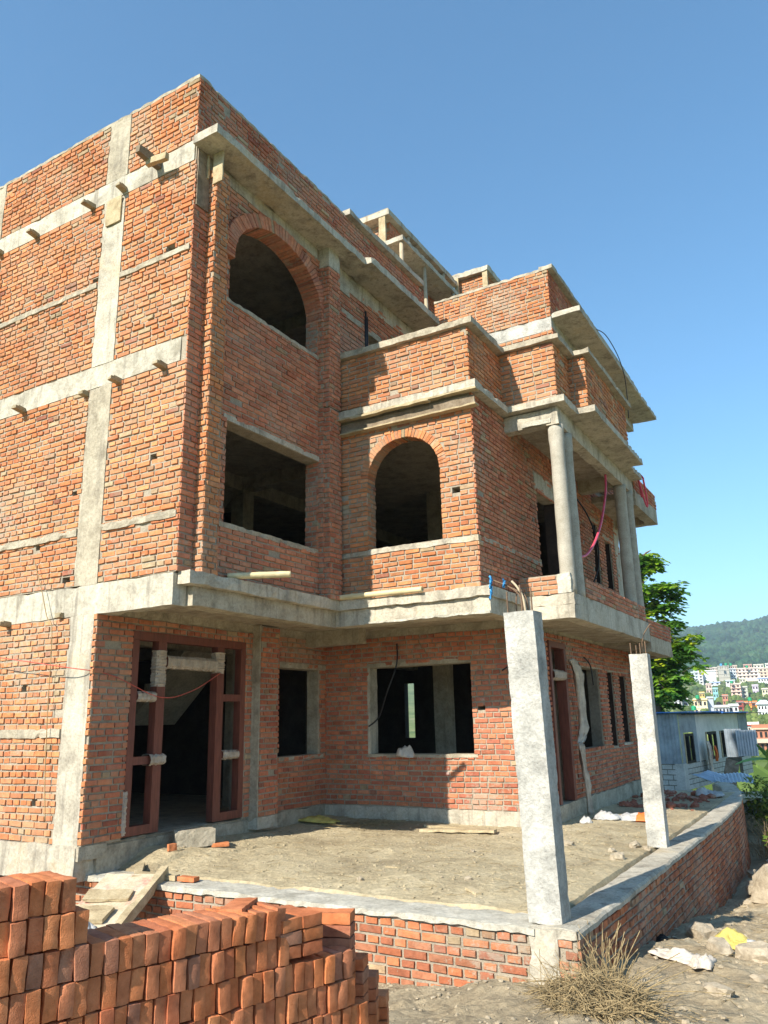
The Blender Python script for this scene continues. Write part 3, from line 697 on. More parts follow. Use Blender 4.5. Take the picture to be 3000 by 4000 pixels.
B('parapet_coping', 'concrete_d', -4.36, -4.07, 14.07, 21.1, 8.92, 9.02, seg=.14, j=.008)

# --- roof top stair tower
TX, TY = -7.62, 13.6
W((-10.6, TY), E_, S_, 0, 2.98, 7.9, 11.05, [], bond='flemish', course=.078, seed=81, grey=.12)
W((TX, TY), N_, E_, 0, 3.2, 7.9, 11.05, [('r', .5, 1.4, 8.0, 9.9)], bond='english', course=.078, seed=82, pal=PALF, brickmat='brick_f')
B('tower_roof_slab', 'concrete', -10.8, -7.47, 13.32, 16.95, 11.05, 11.19, seg=.14, j=.010)
B('tower_roof_kerb', 'concrete_d', -10.7, -7.55, 13.42, 16.9, 11.19, 11.30, seg=.14, j=.012)
B('tower_sunshade', 'concrete', -7.6, -7.0, 13.08, 16.1, 10.08, 10.2, seg=.12, j=.010)
B('tower_sunshade', 'concrete', -8.1, -7.6, 13.08, 13.58, 10.1, 10.22, seg=.1, j=.016)
P(pier_bricks(None, -7.6, -6.75, 17.15, 18.1, 7.9, 11.3, 'brick_pier', faces='se', course=.078))
B('pier_cap', 'concrete', -7.75, -6.62, 17.0, 18.2, 11.3, 11.45, seg=.1, j=.02)

# --- ground floor: front wall x = -8.1
GX = -8.10
GO = (GX, YL)
DOOR = ('r', 7.25 - YL, 9.51 - YL, -1.37, 1.215)
pg = dict(pal=PALG, brickmat='brick_w', grey=.05)
W(GO, N_, E_, 0, 11.7 - YL, -1.372, 1.50, [DOOR, ('r', 10.2 - YL, 11.5 - YL, -.54, .87)], bz=(-1.36, 1.38), bond='english', course=.082, seed=91, pal=PALG, brickmat='brick', grey=.06, t=.25)
W((-8.129, YL), E_, S_, 0, .045, -1.36, 1.37, [], t=.02, course=.082, seed=92, prot=.02)
B('plinth', 'concrete_d', -8.4, -8.085, 6.62, 7.03, -1.52, -1.362, seg=.1); B('plinth', 'concrete_d', -8.4, -8.12, 7.03, 9.7, -1.75, -1.36, seg=.1, j=.012)
B('plinth', 'concrete_d', -8.4, -8.09, 10.1, 11.75, -1.75, -1.375, seg=.1, j=.012)
B('concrete_beam', 'concrete_d', -8.3, -8.085, 6.67, 11.7, 1.38, 1.502, seg=.14, j=.01)
P(pier_bricks(None, -8.12, -7.93, 9.70, 10.13, -1.36, 1.48, 'brick_pier', 'brick_w', faces='en', course=.082, pal=PALG))
B('concrete_column', 'concrete_d', -8.1, -7.935, 9.665, 9.698, -1.5, 1.5, seg=.12, j=.008)
B('plinth', 'concrete', -8.15, -7.92, 9.66, 10.15, -1.53, -1.362, seg=.1)
B('window_lintel', 'concrete_d', -8.3, -8.083, 10.15, 11.7, .872, .965, seg=.1); B('window_sill', 'concrete_d', -8.33, -8.08, 10.15, 11.6, -.60, -.542, seg=.1)
B('window_reveal', 'concrete_d', -8.33, -8.095, 11.46, 11.51, -.54, .87, seg=.2)
# ground floor wall of the bay y = 11.7
GB = (-8.1, 11.7); gu = lambda x: x + 8.1
W(GB, E_, S_, 0, 3.8, -1.372, 1.50, [('r', gu(-7.18), gu(-5.27), -.545, .87), ('r', gu(-5.18), gu(-5.05), .12, .19)], bz=(-1.365, 1.38), bond='english', course=.081, seed=93, t=.25, **pg)
B('plinth', 'concrete', -8.1, -4.26, 11.665, 11.9, -1.8, -1.368, seg=.1, j=.014)
B('concrete_beam', 'concrete_d', -8.08, -4.28, 11.685, 11.95, 1.38, 1.502, seg=.14, j=.01)
B('window_lintel', 'concrete_d', -7.3, -5.2, 11.684, 11.95, .872, .945, seg=.1)
B('window_reveal', 'concrete', -7.22, -7.17, 11.68, 11.94, -.545, .875, seg=.15)
B('window_sill', 'concrete_d', -7.25, -5.2, 11.675, 11.96, -.60, -.547, seg=.1)
# ground floor east wall x = -4.3
GE = (-4.3, 11.7); eu = lambda y: y - 11.7
W(GE, N_, E_, 0, 6.4, -1.372, 1.50, [('r', eu(12.62), eu(13.48), -1.37, 1.22), ('r', eu(14.18), eu(15.6), -.58, .87), ('r', eu(16.16), eu(16.65), -.6, .85), ('r', eu(17.1), eu(17.68), -.56, .81)], bz=(-1.36, 1.36), bond='english', course=.081, prot=.027, joint=.026, seed=94, t=.23, **pg)
for y, a, b in ((16.65, -.6, .85), (17.68, -.56, .81), (16.5, 2.68, 3.99), (17.56, 2.68, 3.76), (13.76, 1.78, 3.84)): B('window_reveal', 'jamb_shade', -4.53, -4.325, y - .02, y + .02, a, b - .005, seg=.3, j=.003)  # thin dark boxes paint the shade of these narrow jambs
B('plinth', 'concrete_d', -4.5, -4.26, 11.9, 18.1, -1.85, -1.362, seg=.12, j=.014)
B('concrete_beam', 'concrete_d', -4.5, -4.285, 11.95, 18.1, 1.36, 1.50, seg=.14, j=.008)
B('window_lintel', 'concrete_d', -4.5, -4.28, 13.9, 15.8, .873, .96, seg=.1); B('window_lintel', 'concrete_d', -4.5, -4.28, 16.05, 17.9, .853, .94, seg=.1)
B('concrete_column', 'concrete_d', -4.6, -4.262, 18.1, 18.4, -1.5, 1.5); B('window_reveal', 'reveal', -4.53, -4.33, 15.59, 15.64, -.58, .87)
B('window_sill', 'concrete', -4.6, -4.27, 17.0, 17.75, -.61, -.562, seg=.1)

# --- door frames (brown timber, partly wrapped)
def wrap(x0, x1, y0, y1, z0, z1, fr, sd):
    rg = random.Random(sd); mb = MB(); ax = max(range(3), key=lambda i: (x1 - x0, y1 - y0, z1 - z0)[i])
    lo_, hi_ = (x0, y0, z0)[ax], (x1, y1, z1)[ax]; n = max(6, int((hi_ - lo_) / .018)); k = 12; vs = []; fs = []
    cx, cy, cz = (x0 + x1) / 2, (y0 + y1) / 2, (z0 + z1) / 2; h = [(x1 - x0) / 2, (y1 - y0) / 2, (z1 - z0) / 2]; o = [i for i in range(3) if i != ax]
    for i in range(n + 1):
        s = 1.06 + rg.uniform(-.05, .16)
        for q in range(k):
            t = 2 * math.pi * q / k; c, d = math.cos(t), math.sin(t); m = max(abs(c), abs(d)); e = s * rg.uniform(.94, 1.08)
            p = [cx, cy, cz]; p[ax] = lo_ + (hi_ - lo_) * i / n + rg.uniform(-.006, .006); p[o[0]] += h[o[0]] * c / m * e; p[o[1]] += h[o[1]] * d / m * e; vs.append(p)
    for i in range(n):
        for q in range(k): fs.append((i * k + q, i * k + (q + 1) % k, (i + 1) * k + (q + 1) % k, (i + 1) * k + q))
    mb.add(vs, fs); return mb.build('plastic_wrap', 'plastic', fr)
fr = empty('door_frame', (-8.15, 8.38, -1.37), None, None); C.objects.unlink(fr); bpy.data.objects.remove(fr)
mb = MB(); fx0, fx1 = -8.21, -8.085
def bar(y0, y1, z0, z1): rough_box(mb, fx0, fx1, y0, y1, z0, z1, seg=.3, j=.003)
bar(7.25, 7.36, -1.34, 1.10); bar(9.40, 9.51, -1.34, 1.10); bar(7.25, 9.51, 1.102, 1.215)
bar(7.70, 7.85, -1.34, 1.10); bar(8.87, 9.02, -1.34, 1.10)
bar(7.362, 7.698, -1.34, -1.23); bar(9.022, 9.398, -1.34, -1.23)
for z in (.32, -.49): bar(7.362, 7.698, z, z + .10); bar(9.022, 9.398, z, z + .10)
bar(7.852, 8.868, .77, .90)
DF = P(mb.build('door_frame', 'frame'))
wl = [wrap(fx0 - .01, fx1 + .012, 7.37, 7.69, .31, .425, None, 1), wrap(fx0, fx1 + .012, 7.86, 8.86, .76, .91, None, 2), wrap(fx0, fx1 + .012, 7.69, 7.86, .5, .98, None, 3),
      wrap(fx0, fx1 + .012, 8.86, 9.03, .72, 1.02, None, 4), wrap(fx0, fx1 + .012, 9.03, 9.39, -.50, -.39, None, 5), wrap(fx0, fx1 + .03, 7.62, 7.9, -.50, -.38, None, 6), wrap(fx0 + .03, fx1 + .02, 7.235, 7.29, -1.32, -.8, None, 7)]
for o in wl: o.parent = DF; o.location = -Vector(DF.location) - Vector(H.location)
mb = MB(); fx0, fx1 = -4.42, -4.25
bar(12.62, 12.72, -1.35, 1.12); bar(13.37, 13.48, -1.35, 1.12); bar(12.62, 13.48, 1.122, 1.22); bar(12.722, 13.368, .62, .72)
DF2 = P(mb.build('door_frame', 'frame')); DF2['label'] = 'brown door frame with torn pale netting'
wl = [wrap(fx0, fx1 + .015, 12.73, 13.36, .60, .74, None, 8)]
def netting(pts, wid, sd, amp=.05, out=0):
    rg = random.Random(sd); pts = smoothpts(pts, 5); vs = []; fs = []; k = 9
    for i, p in enumerate(pts):
        ww = wid * (.65 + .4 * abs(math.sin(i * .35 + sd)) + rg.uniform(-.12, .2))
        for q in range(k):
            s = q / (k - 1) - .5
            s2 = s + .5
            vs.append((p.x + (out * s2 * ww if out else 0) + (amp * .5 if out else amp) * math.sin(q * 1.9 + i * .17) + rg.uniform(-.008, .008), p.y + s * ww * (.5 if out else 1), p.z + rg.uniform(-.02, .02)))
    for i in range(len(pts) - 1):
        for q in range(k - 1): fs.append((i * k + q, i * k + q + 1, (i + 1) * k + q + 1, (i + 1) * k + q))
    m2 = MB(); m2.add(vs, fs); o = m2.build('torn_netting', 'netting', None, True)
    s = o.modifiers.new('thick', 'SOLIDIFY'); s.thickness = .003; return o
wl.append(netting([(-4.2, 13.5, .95), (-4.17, 13.62, .7), (-4.16, 13.72, .2), (-4.17, 13.75, -.2), (-4.19, 13.62, -.45)], .24, 3, .09, .4))
wl.append(netting([(-4.18, 13.58, -.45), (-4.17, 13.66, -.9), (-4.16, 13.72, -1.2), (-4.16, 13.78, -1.6)], .15, 5, .07, .4))
for o in wl: o.parent = DF2; o.location = -Vector(DF2.location) - Vector(H.location)

# --- interior seen through the openings
def IW(*b): B('inner_wall', 'shade_plaster', *b, seg=2, j=0)
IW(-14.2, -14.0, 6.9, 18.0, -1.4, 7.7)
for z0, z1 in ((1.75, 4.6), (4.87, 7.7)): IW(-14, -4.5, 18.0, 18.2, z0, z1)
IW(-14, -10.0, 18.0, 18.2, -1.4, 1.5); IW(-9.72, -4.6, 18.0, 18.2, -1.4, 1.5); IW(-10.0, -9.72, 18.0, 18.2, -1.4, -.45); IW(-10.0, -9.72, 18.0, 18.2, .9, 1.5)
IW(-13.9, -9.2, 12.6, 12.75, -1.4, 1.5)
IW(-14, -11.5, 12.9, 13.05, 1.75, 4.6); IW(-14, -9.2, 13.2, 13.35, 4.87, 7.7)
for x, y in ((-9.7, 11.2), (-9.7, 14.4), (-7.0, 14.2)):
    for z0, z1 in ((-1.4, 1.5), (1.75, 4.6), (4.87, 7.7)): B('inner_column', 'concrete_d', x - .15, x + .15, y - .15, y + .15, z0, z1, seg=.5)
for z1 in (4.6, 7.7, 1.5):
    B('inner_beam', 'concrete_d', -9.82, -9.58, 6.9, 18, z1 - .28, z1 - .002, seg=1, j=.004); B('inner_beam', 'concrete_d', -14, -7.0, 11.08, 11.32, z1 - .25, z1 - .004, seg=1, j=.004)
def stair(z0, z1):
    mb = MB(); y0, y1 = 10.05, 11.2; xa, xb = -11.24, -9.72; n = 8
    prof = [(xa, z0), (xb, z1), (xb, z1 + .18)]
    for i in range(n, 0, -1):
        x = xa + (xb - xa) * (i - 1) / n; prof += [(x, z0 + (z1 - z0) * i / n + .18), (x, z0 + (z1 - z0) * (i - 1) / n + .18)]
    k = len(prof); mb.add([(x, y0, z) for x, z in prof] + [(x, y1, z) for x, z in prof], [tuple(range(k)), tuple(range(2 * k - 1, k - 1, -1))] + [(i, k + i, k + (i + 1) % k, (i + 1) % k) for i in range(k)])
    P(mb.build('staircase', 'concrete_l'))
    B('stair_landing', 'concrete_d', -12.4, -11.242, 9.0, 11.2, z0, z0 + .17, seg=.4)
stair(.0, 1.42); stair(3.1, 4.5)

# ------------------------------------------------------------------ wires and conduits on the house (loose things hanging)
def wire(name, mat, pts, r, label, cat, group=None):
    pts = smoothpts(pts, 8); l = tuple(pts[0]); return tag(tube_obj(name, mat, pts, r, None, 7, loc=l), label, cat, group)
wire('cable', 'cable', [(-6.6, 11.66, 1.25), (-6.58, 11.6, .9), (-6.75, 11.55, .45), (-6.95, 11.6, .05), (-7.12, 11.55, -.1)], .013, 'black cable hanging diagonally left of the big ground floor window', 'cable', 'black cables dangling from the house')
wire('cable', 'cable', [(-4.62, 11.67, 1.35), (-4.5, 11.58, 1.15), (-4.45, 11.52, .95), (-4.5, 11.5, .8), (-4.65, 11.5, .7)], .013, 'curved black cable beside the near concrete pillar, right of the big ground floor window', 'cable', 'black cables dangling from the house')
wire('cable', 'cable', [(-4.25, 14.55, 1.05), (-4.2, 14.75, .9), (-4.2, 14.85, .55)], .013, 'short black cable above the window right of the netted door', 'cable', 'black cables dangling from the house')
wire('cable', 'cable', [(-4.24, 14.5, 4.3), (-4.1, 15.1, 3.9), (-4.05, 15.5, 3.4), (-4.1, 15.6, 2.9), (-4.2, 15.4, 2.5)], .016, 'long black cable looping behind the balcony columns', 'cable', 'black cables dangling from the house')
wire('cable', 'cable', [(-4.26, 13.95, 4.2), (-4.22, 14.1, 3.9), (-4.24, 14.15, 3.4)], .014, 'short black cable beside the balcony door', 'cable', 'black cables dangling from the house')
wire('cable', 'cable', [(-3.64, 15.3, 7.96), (-3.53, 15.8, 8.0), (-3.5, 16.6, 7.88), (-3.5, 17.1, 7.6), (-3.52, 17.3, 7.2), (-3.56, 17.4, 6.6)], .010, 'black cable hanging over the edge of the upper right roof slab', 'cable', 'black cables dangling from the house')
wire('hose', 'hose', [(-3.5, 14.45, 4.45), (-3.48, 14.25, 4.05), (-3.46, 13.7, 3.4), (-3.44, 13.05, 2.88), (-3.43, 12.43, 2.54), (-3.43, 12.0, 2.42)], .022, 'pink hose drooping between the balcony columns', 'hose')
wire('hose', 'hose', [(-3.35, 16.0, 4.86), (-3.22, 16.2, 4.86)] + [(-3.16 - .01 * k, 16.42 - .2 * math.cos(k * .65), 4.52 + .27 * math.sin(k * .65 + 1.2)) for k in range(14)], .02, 'coiled pink hose hung at the right corner of the balcony', 'hose')
wire('rope', 'rope', [(-9.35, 6.57, 2.2), (-9.1, 6.55, 1.75), (-8.95, 6.55, 1.4), (-8.82, 6.55, 1.2), (-8.78, 6.56, .2), (-8.72, 6.56, -.6), (-8.66, 6.57, -1.1)], .006, 'old brown rope hanging down the left brick facade', 'rope')
wire('string', 'red_s', [(-10.2, 6.4, .98), (-8.4, 6.45, .72), (-8.06, 6.9, .62), (-8.02, 7.7, .36), (-8.03, 8.3, .45), (-8.05, 8.9, .72)], .006, 'thin red string sagging from the left facade to the door frame', 'string')
def sheet(name, mat, cx, cy, z, sx, sy, h, label, cat, sd, group=None, rot=0, mats=None, col=None):
    n = 14; rg = random.Random(sd); vs = []; fs = []
    for j in range(n + 1):
        for i in range(n + 1):
            u, v = i / n - .5, j / n - .5
            e = noise.noise(Vector((u * 2.2 + sd, v * 2.2, sd * 1.7))); e2 = noise.noise(Vector((u * 7 + sd, v * 7, sd)))
            x = u * sx * (1 + .35 * noise.noise(Vector((v * 3, sd, 1)))); y = v * sy * (1 + .35 * noise.noise(Vector((u * 3, sd, 2))))
            zz = max(.004, h * (.45 + e * .7 + e2 * .35) * (1 - (2 * max(abs(u), abs(v))) ** 3 * .85))
            vs.append((x * math.cos(rot) - y * math.sin(rot), x * math.sin(rot) + y * math.cos(rot), zz))
    for j in range(n):
        for i in range(n):
            a = j * (n + 1) + i; fs.append((a, a + 1, a + n + 2, a + n + 1))
    m2 = MB(); m2.add(vs, fs)
    if col:
        for k, f in enumerate(m2.f):
            x = sum(m2.v[q][0] for q in f) / 4
            if col(x): m2.m[k] = 1
    o = m2.build(name, mats or mat, None, True); o.location = (cx, cy, z)
    s = o.modifiers.new('thick', 'SOLIDIFY'); s.thickness = .006; s.offset = 1
    return tag(o, label, cat, group)
# rag hung on the balcony beam
o = netting([(-3.62, 12.5, 4.46), (-3.66, 12.55, 4.2), (-3.64, 12.62, 3.95), (-3.66, 12.5, 3.6)], .2, 12); o.name = 'hanging_rag'; tag(o, 'torn pale rag hanging under the balcony beam behind the round columns', 'rag')

# wooden props on the roof
G = 'wooden props holding up the roof top slabs'
def prop(x, y, z0, z1, r, label, dx=0, mat='prop'):
    tag(tube_obj('wooden_prop', mat, [(x, y, z0), (x + dx * .5, y, (z0 + z1) / 2), (x + dx, y, z1)], r, None, 8, loc=(x, y, z0)), label, 'prop', G)
prop(-7.09, 13.17, 7.9, 10.08, .045, 'leftmost round prop under the lower slab of the rooftop tower')
prop(-7.07, 14.3, 7.9, 10.08, .045, 'long round prop in the middle of the lower rooftop tower slab', -.05)
prop(-7.05, 15.7, 7.9, 10.08, .045, 'round prop near the right end of the lower rooftop tower slab')
prop(-7.55, 14.35, 10.21, 11.05, .05, 'short prop under the middle of the tower top slab')
prop(-7.53, 16.2, 10.1, 11.05, .05, 'short prop under the right end of the tower top slab')
def plank_prop(x, y, z0, z1, label, w=.13):
    o = box_obj('wooden_prop', 'wood', None, -w / 2, w / 2, -.025, .025, 0, z1 - z0, seg=.2, j=.004); o.location = (x, y, z0); tag(o, label, 'prop', G)
plank_prop(-7.66, 13.36, 10.23, 11.045, 'flat plank prop at the front corner of the tower top slab', .17)
plank_prop(-7.5, 16.98, 9.6, 11.3, 'leaning plank prop left of the small brick pier on the roof', .1)
plank_prop(-6.72, 17.05, 9.6, 11.3, 'flat plank prop in front of the small brick pier on the roof', .14)

# ------------------------------------------------------------------ retaining wall round the forecourt
RW = empty('retaining_wall', (-2.25, 6.83, -2.2), 'low brick retaining wall with pale concrete coping round the forecourt', 'wall')
mb = MB(); T = make_T((-8.6, 6.83), E_, S_)
rough_box(mb, -8.6, -2.27, 6.832, 7.2, -2.9, -1.753, seg=4, j=0)
kw = dict(pal=[(.44, .155, .07), (.40, .135, .065), (.46, .175, .08), (.33, .12, .065), (.37, .155, .085)], course=.0825, grey=.1, joint=.026)
bricks(mb, T, 0, 5.94, -2.745, -1.755, [], seed=101, prot=.018, hd=.12, st=.235, **kw); bricks(mb, T, 6.2, 6.34, -2.745, -1.755, [], seed=102, **kw)
part(mb.build('brick_face', ['mortar', 'brick']), RW)
outer = [(-2.25, 6.83), (-2.23, 9), (-2.22, 12), (-2.22, 14.5), (-2.26, 16.5), (-2.33, 18), (-2.45, 19.2), (-2.62, 20.2), (-2.85, 21.4), (-3.15, 22.4)]
op = smoothpts([(x, y, 0) for x, y in outer], 5)
nor = []
for i, p in enumerate(op):
    d = (op[min(i + 1, len(op) - 1)] - op[max(i - 1, 0)]).normalized(); nor.append(Vector((d.y, -d.x, 0)))
cum = [0]
for a, b in zip(op, op[1:]): cum.append(cum[-1] + (b - a).length)
def Tcurve(u, z, n):
    u = max(0, min(cum[-1] - 1e-4, u)); i = 0
    while cum[i + 1] < u: i += 1
    t = (u - cum[i]) / (cum[i + 1] - cum[i]); p = op[i].lerp(op[i + 1], t); q = nor[i].lerp(nor[i + 1], t); return (p.x + q.x * n, p.y + q.y * n, z)
mb = MB()
bricks(mb, Tcurve, 0.005, cum[-1], -3.6, -1.76, [], seed=103, prot=.020, hd=.115, st=.23, **kw)
vs_ = []; fs_ = []
for p, q in zip(op, nor):
    a, b = p, p - q * .36; vs_ += [(a.x, a.y, -3.7), (a.x, a.y, -1.755), (b.x, b.y, -1.755), (b.x, b.y, -3.7)]
for i in range(len(op) - 1):
    o4 = i * 4
    for k in range(4): fs_.append((o4 + k, o4 + (k + 1) % 4, o4 + 4 + (k + 1) % 4, o4 + 4 + k))
fs_.append((3, 2, 1, 0)); mb.add(vs_, fs_)
part(mb.build('brick_face', ['mortar', 'brick']), RW)
part(box_obj('coping', 'concrete_l', None, -8.55, -2.60, 6.785, 7.22, -1.755, -1.70, seg=.07, j=.012), RW)
mb = MB(); vs_ = []; fs_ = []
cop = []; 
for i in range(int(cum[-1] / .12)): cop.append(i * .12)
for s in cop:
    ring = [(.028, -1.757), (.026, -1.72), (.005, -1.698), (-.14, -1.692), (-.29, -1.696), (-.33, -1.72), (-.34, -1.832)]
    for n, z in ring:
        p = Vector(Tcurve(s, z, n)); p += noise.noise_vector(p * 5) * .014; vs_.append(p)
k = 7
for i in range(len(cop) - 1):
    for q in range(k): fs_.append((i * k + q, i * k + (q + 1) % k, (i + 1) * k + (q + 1) % k, (i + 1) * k + q))
fs_.append(tuple(range(k))); mb.add(vs_, fs_); part(mb.build('coping', 'concrete', None), RW)
part(box_obj('concrete_pier', 'concrete', None, -2.66, -2.40, 6.80, 7.2, -2.9, -1.70, seg=.07, j=.012), RW)
part(box_obj('concrete_pier', 'concrete', None, -2.40, -2.235, 6.80, 7.1, -1.77, -1.70, seg=.05, j=.014), RW)
CW = tag(MB().build('x', []), None); bpy.data.objects.remove(CW)
mb = MB(); rough_box(mb, -4.3, -2.75, 19.3, 19.6, -2.2, -1.78, seg=3, j=0); bricks(mb, make_T((-4.3, 19.3), E_, S_), 0, 1.55, -2.1, -1.79, [], seed=107, **kw)
o = mb.build('divider_wall', ['mortar', 'brick']); tag(o, 'short low brick wall crossing the far end of the forecourt before the shed', 'wall')
part(box_obj('coping', 'concrete_d', None, -4.3, -2.72, 19.26, 19.66, -1.78, -1.69, seg=.1, j=.01), o)

# concrete pillars with rebar
def pillar(name, x0, x1, y0, y1, z0, z1, label, lean, bars, tilt):
    root = empty(name, ((x0 + x1) / 2, (y0 + y1) / 2, z0), label, 'pillar', 'square concrete pillars on the forecourt wall')
    mb = MB(); rough_box(mb, x0, x1, y0, y1, z0, z1, seg=.05, j=.0028, freq=4, chip=.008)
    mb.v = [(x + lean * (z - z0) / (z1 - z0), y + tilt * (z - z0) / (z1 - z0), z) for x, y, z in mb.v]
    part(mb.build('shaft', 'pillar', None, False), root)
    for bx, by, h, bend in bars:
        x, y = x0 + lean + (x1 - x0) * bx, y0 + tilt + (y1 - y0) * by
        pts = [(x, y, z1 - .05), (x, y, z1 + h * .4), (x + bend[0] * .4, y + bend[1] * .4, z1 + h * .75), (x + bend[0], y + bend[1], z1 + h)]
        part(tube_obj('rebar', 'rebar', smoothpts(pts, 3), .008, None, 6), root)
    return root
P1 = pillar('concrete_pillar', -2.695, -2.40, 6.93, 7.17, -1.70, .955, 'square rough concrete pillar on the near corner of the low wall, rebar tied with blue strips', -.055, [(.1, .2, .2, (0, 0)), (.2, .85, .2, (.01, 0)), (.55, .3, .26, (-.02, .02)), (.6, .8, .3, (-.24, .05)), (.65, .6, .28, (-.12, .0)), (.9, .25, .22, (.0, 0)), (.5, .5, .34, (-.28, .0))], -.02)
part(tube_obj('twisted_rods', 'prop', smoothpts([(-2.56, 7.0, .95), (-2.58, 7.0, 1.1), (-2.63, 7.0, 1.2), (-2.68, 7.0, 1.26)], 4), .011, None, 8), P1)
def blue(x, y, z, sd, h):
    n = netting([(x, y, z + .03), (x + .01, y, z), (x - .01, y + .01, z - h)], .022, sd, .008); n.name = 'blue_strip'; n.data.materials[0] = M['blue_s']; n.parent = P1; n.location = -Vector(P1.location)
blue(-2.76, 6.99, 1.25, 21, .03); blue(-2.9, 7.0, 1.29, 22, .04); blue(-2.9, 6.985, 1.2, 23, .09)
pillar('concrete_pillar', -2.68, -2.43, 11.35, 11.54, -1.70, .82, 'square pale concrete pillar further back on the right side wall, rebar stubs on top', .005, [(.1, .2, .16, (0, 0)), (.3, .8, .13, (0, 0)), (.62, .2, .15, (0, 0)), (.9, .3, .17, (0, 0)), (.7, .6, .42, (.14, .02))], .01)

# ------------------------------------------------------------------ brick stack in the foreground
def brick_mesh(sd, frog=False):
    rg = random.Random(sd); mb = MB(); L_, W_, T_ = .228, .1075, .0495
    nx, ny, nz = 10, 5, 3; idx = {}; vs = []; fs = []
    def vid(i, k, l):
        if (i, k, l) not in idx:
            p = Vector((-L_ / 2 + L_ * i / nx, -W_ / 2 + W_ * k / ny, -T_ / 2 + T_ * l / nz))
            e = (i in (0, nx)) + (k in (0, ny)) + (l in (0, nz))
            if e >= 2: p *= 1; p = Vector((p.x * (1 - .016 * (i in (0, nx))), p.y * (1 - .04 * (k in (0, ny))), p.z * (1 - .07 * (l in (0, nz)))))
            q = p + Vector((sd * 3.1, 0, 0)); p = p + noise.noise_vector(q * 14) * .0042 + noise.noise_vector(q * 45) * .0024
            if frog and l == nz and 2 <= i <= nx - 2 and 1 < k < ny - 1: p.z -= .01
            idx[(i, k, l)] = len(vs); vs.append(p)
        return idx[(i, k, l)]
    for i in range(nx):
        for k in range(ny): fs.append((vid(i, k, 0), vid(i, k + 1, 0), vid(i + 1, k + 1, 0), vid(i + 1, k, 0))); fs.append((vid(i, k, nz), vid(i + 1, k, nz), vid(i + 1, k + 1, nz), vid(i, k + 1, nz)))
        for l in range(nz): fs.append((vid(i, 0, l), vid(i + 1, 0, l), vid(i + 1, 0, l + 1), vid(i, 0, l + 1))); fs.append((vid(i, ny, l), vid(i, ny, l + 1), vid(i + 1, ny, l + 1), vid(i + 1, ny, l)))
    for k in range(ny):
        for l in range(nz): fs.append((vid(0, k, l), vid(0, k, l + 1), vid(0, k + 1, l + 1), vid(0, k + 1, l))); fs.append((vid(nx, k, l), vid(nx, k + 1, l), vid(nx, k + 1, l + 1), vid(nx, k, l + 1)))
    if sd % 4 == 1:      # knocked-off corner
        vs = [v * .93 if (v.x > .09 and v.z > .01 and v.y > .02) else v for v in vs]
    mb.add(vs, fs); o = mb.build('brick', 'pile', None, True); me = o.data; me.set_sharp_from_angle(angle=rad(34)); bpy.data.objects.remove(o)
    return me
BM = [brick_mesh(i) for i in range(12)]; FROG = brick_mesh(20, True)
TH = rad(16); PH = Vector((math.sin(TH), math.cos(TH), 0)); PI_ = Vector((-math.cos(TH), math.sin(TH), 0)); PO = Vector((-2.5, 1.66, 0))
GP = 'orange clay bricks of the foreground stack'
rb = random.Random(77)
def put(me, loc, X, Yv, Z, label, group=GP):
    o = bpy.data.objects.new('brick', me); C.objects.link(o)
    X, Yv, Z = X.normalized(), Yv.normalized(), Z.normalized()
    o.matrix_world = Matrix(((X.x, Yv.x, Z.x, loc[0]), (X.y, Yv.y, Z.y, loc[1]), (X.z, Yv.z, Z.z, loc[2]), (0, 0, 0, 1)))
    return tag(o, label, 'brick', group)
EDGE = 'orange clay brick standing on edge in the foreground stack'
FLAT = 'orange clay brick laid flat in the right half of the foreground stack'
ENDB = 'orange clay brick set askew at the stepped right end of the foreground stack'
TIER = .1085; TOP = -.495
def edge_row(k, s0, s1, row=0):
    s = s0
    while s < s1:
        wdt = .0512 + rb.uniform(-.001, .004)
        lean = rb.uniform(-.05, .05) + (.10 if (k == 2 and .95 < s < 1.2) else 0)
        zc = TOP - TIER * (k + .5) + rb.uniform(-.002, .002)
        dep = .114 + row * .235 + rb.uniform(-.008, .012)
        loc = PO + PH * (s + wdt / 2) + PI_ * dep; loc.z = zc - .026 * max(0, s)
        up = (Vector((0, 0, 1)) + PH * lean).normalized(); yawv = (PI_ + PH * rb.uniform(-.04, .04)).normalized()
        th = up.cross(yawv)
        put(BM[rb.randrange(12)], loc, yawv * rb.choice((1, -1)), up, th, EDGE)
        s += wdt
ends = {0: .29, 1: .37, 2: 1.18, 3: 1.20, 4: 1.55, 5: 1.60, 6: 1.64, 7: 1.66, 8: 1.68}
for k in range(9):
    edge_row(k, -.12 - rb.uniform(0, .03), ends[k])

# flat layers on the right half
def flat(s, z, ang=0, dep=.115, me=None, label=FLAT, tilt=0):
    yv = (PI_ * math.cos(ang) + PH * math.sin(ang)); xv = (PH * math.cos(ang) - PI_ * math.sin(ang))
    up = (Vector((0, 0, 1)) + xv * tilt).normalized()
    loc = PO + PH * s + PI_ * dep; loc.z = z - .036
    put(me or BM[rb.randrange(12)], loc, yv, up.cross(yv), up, label)
z3 = -.908
for l in range(3):
    for q in range(2): flat(1.255 + .108 * q + rb.uniform(-.004, .004), z3 + .026 + .0518 * l, rb.uniform(-.05, .05), .114)
flat(1.10, z3 + .156 + .035, .9, .17, None, 'orange brick lying slantwise on top of the foreground stack', -.04)
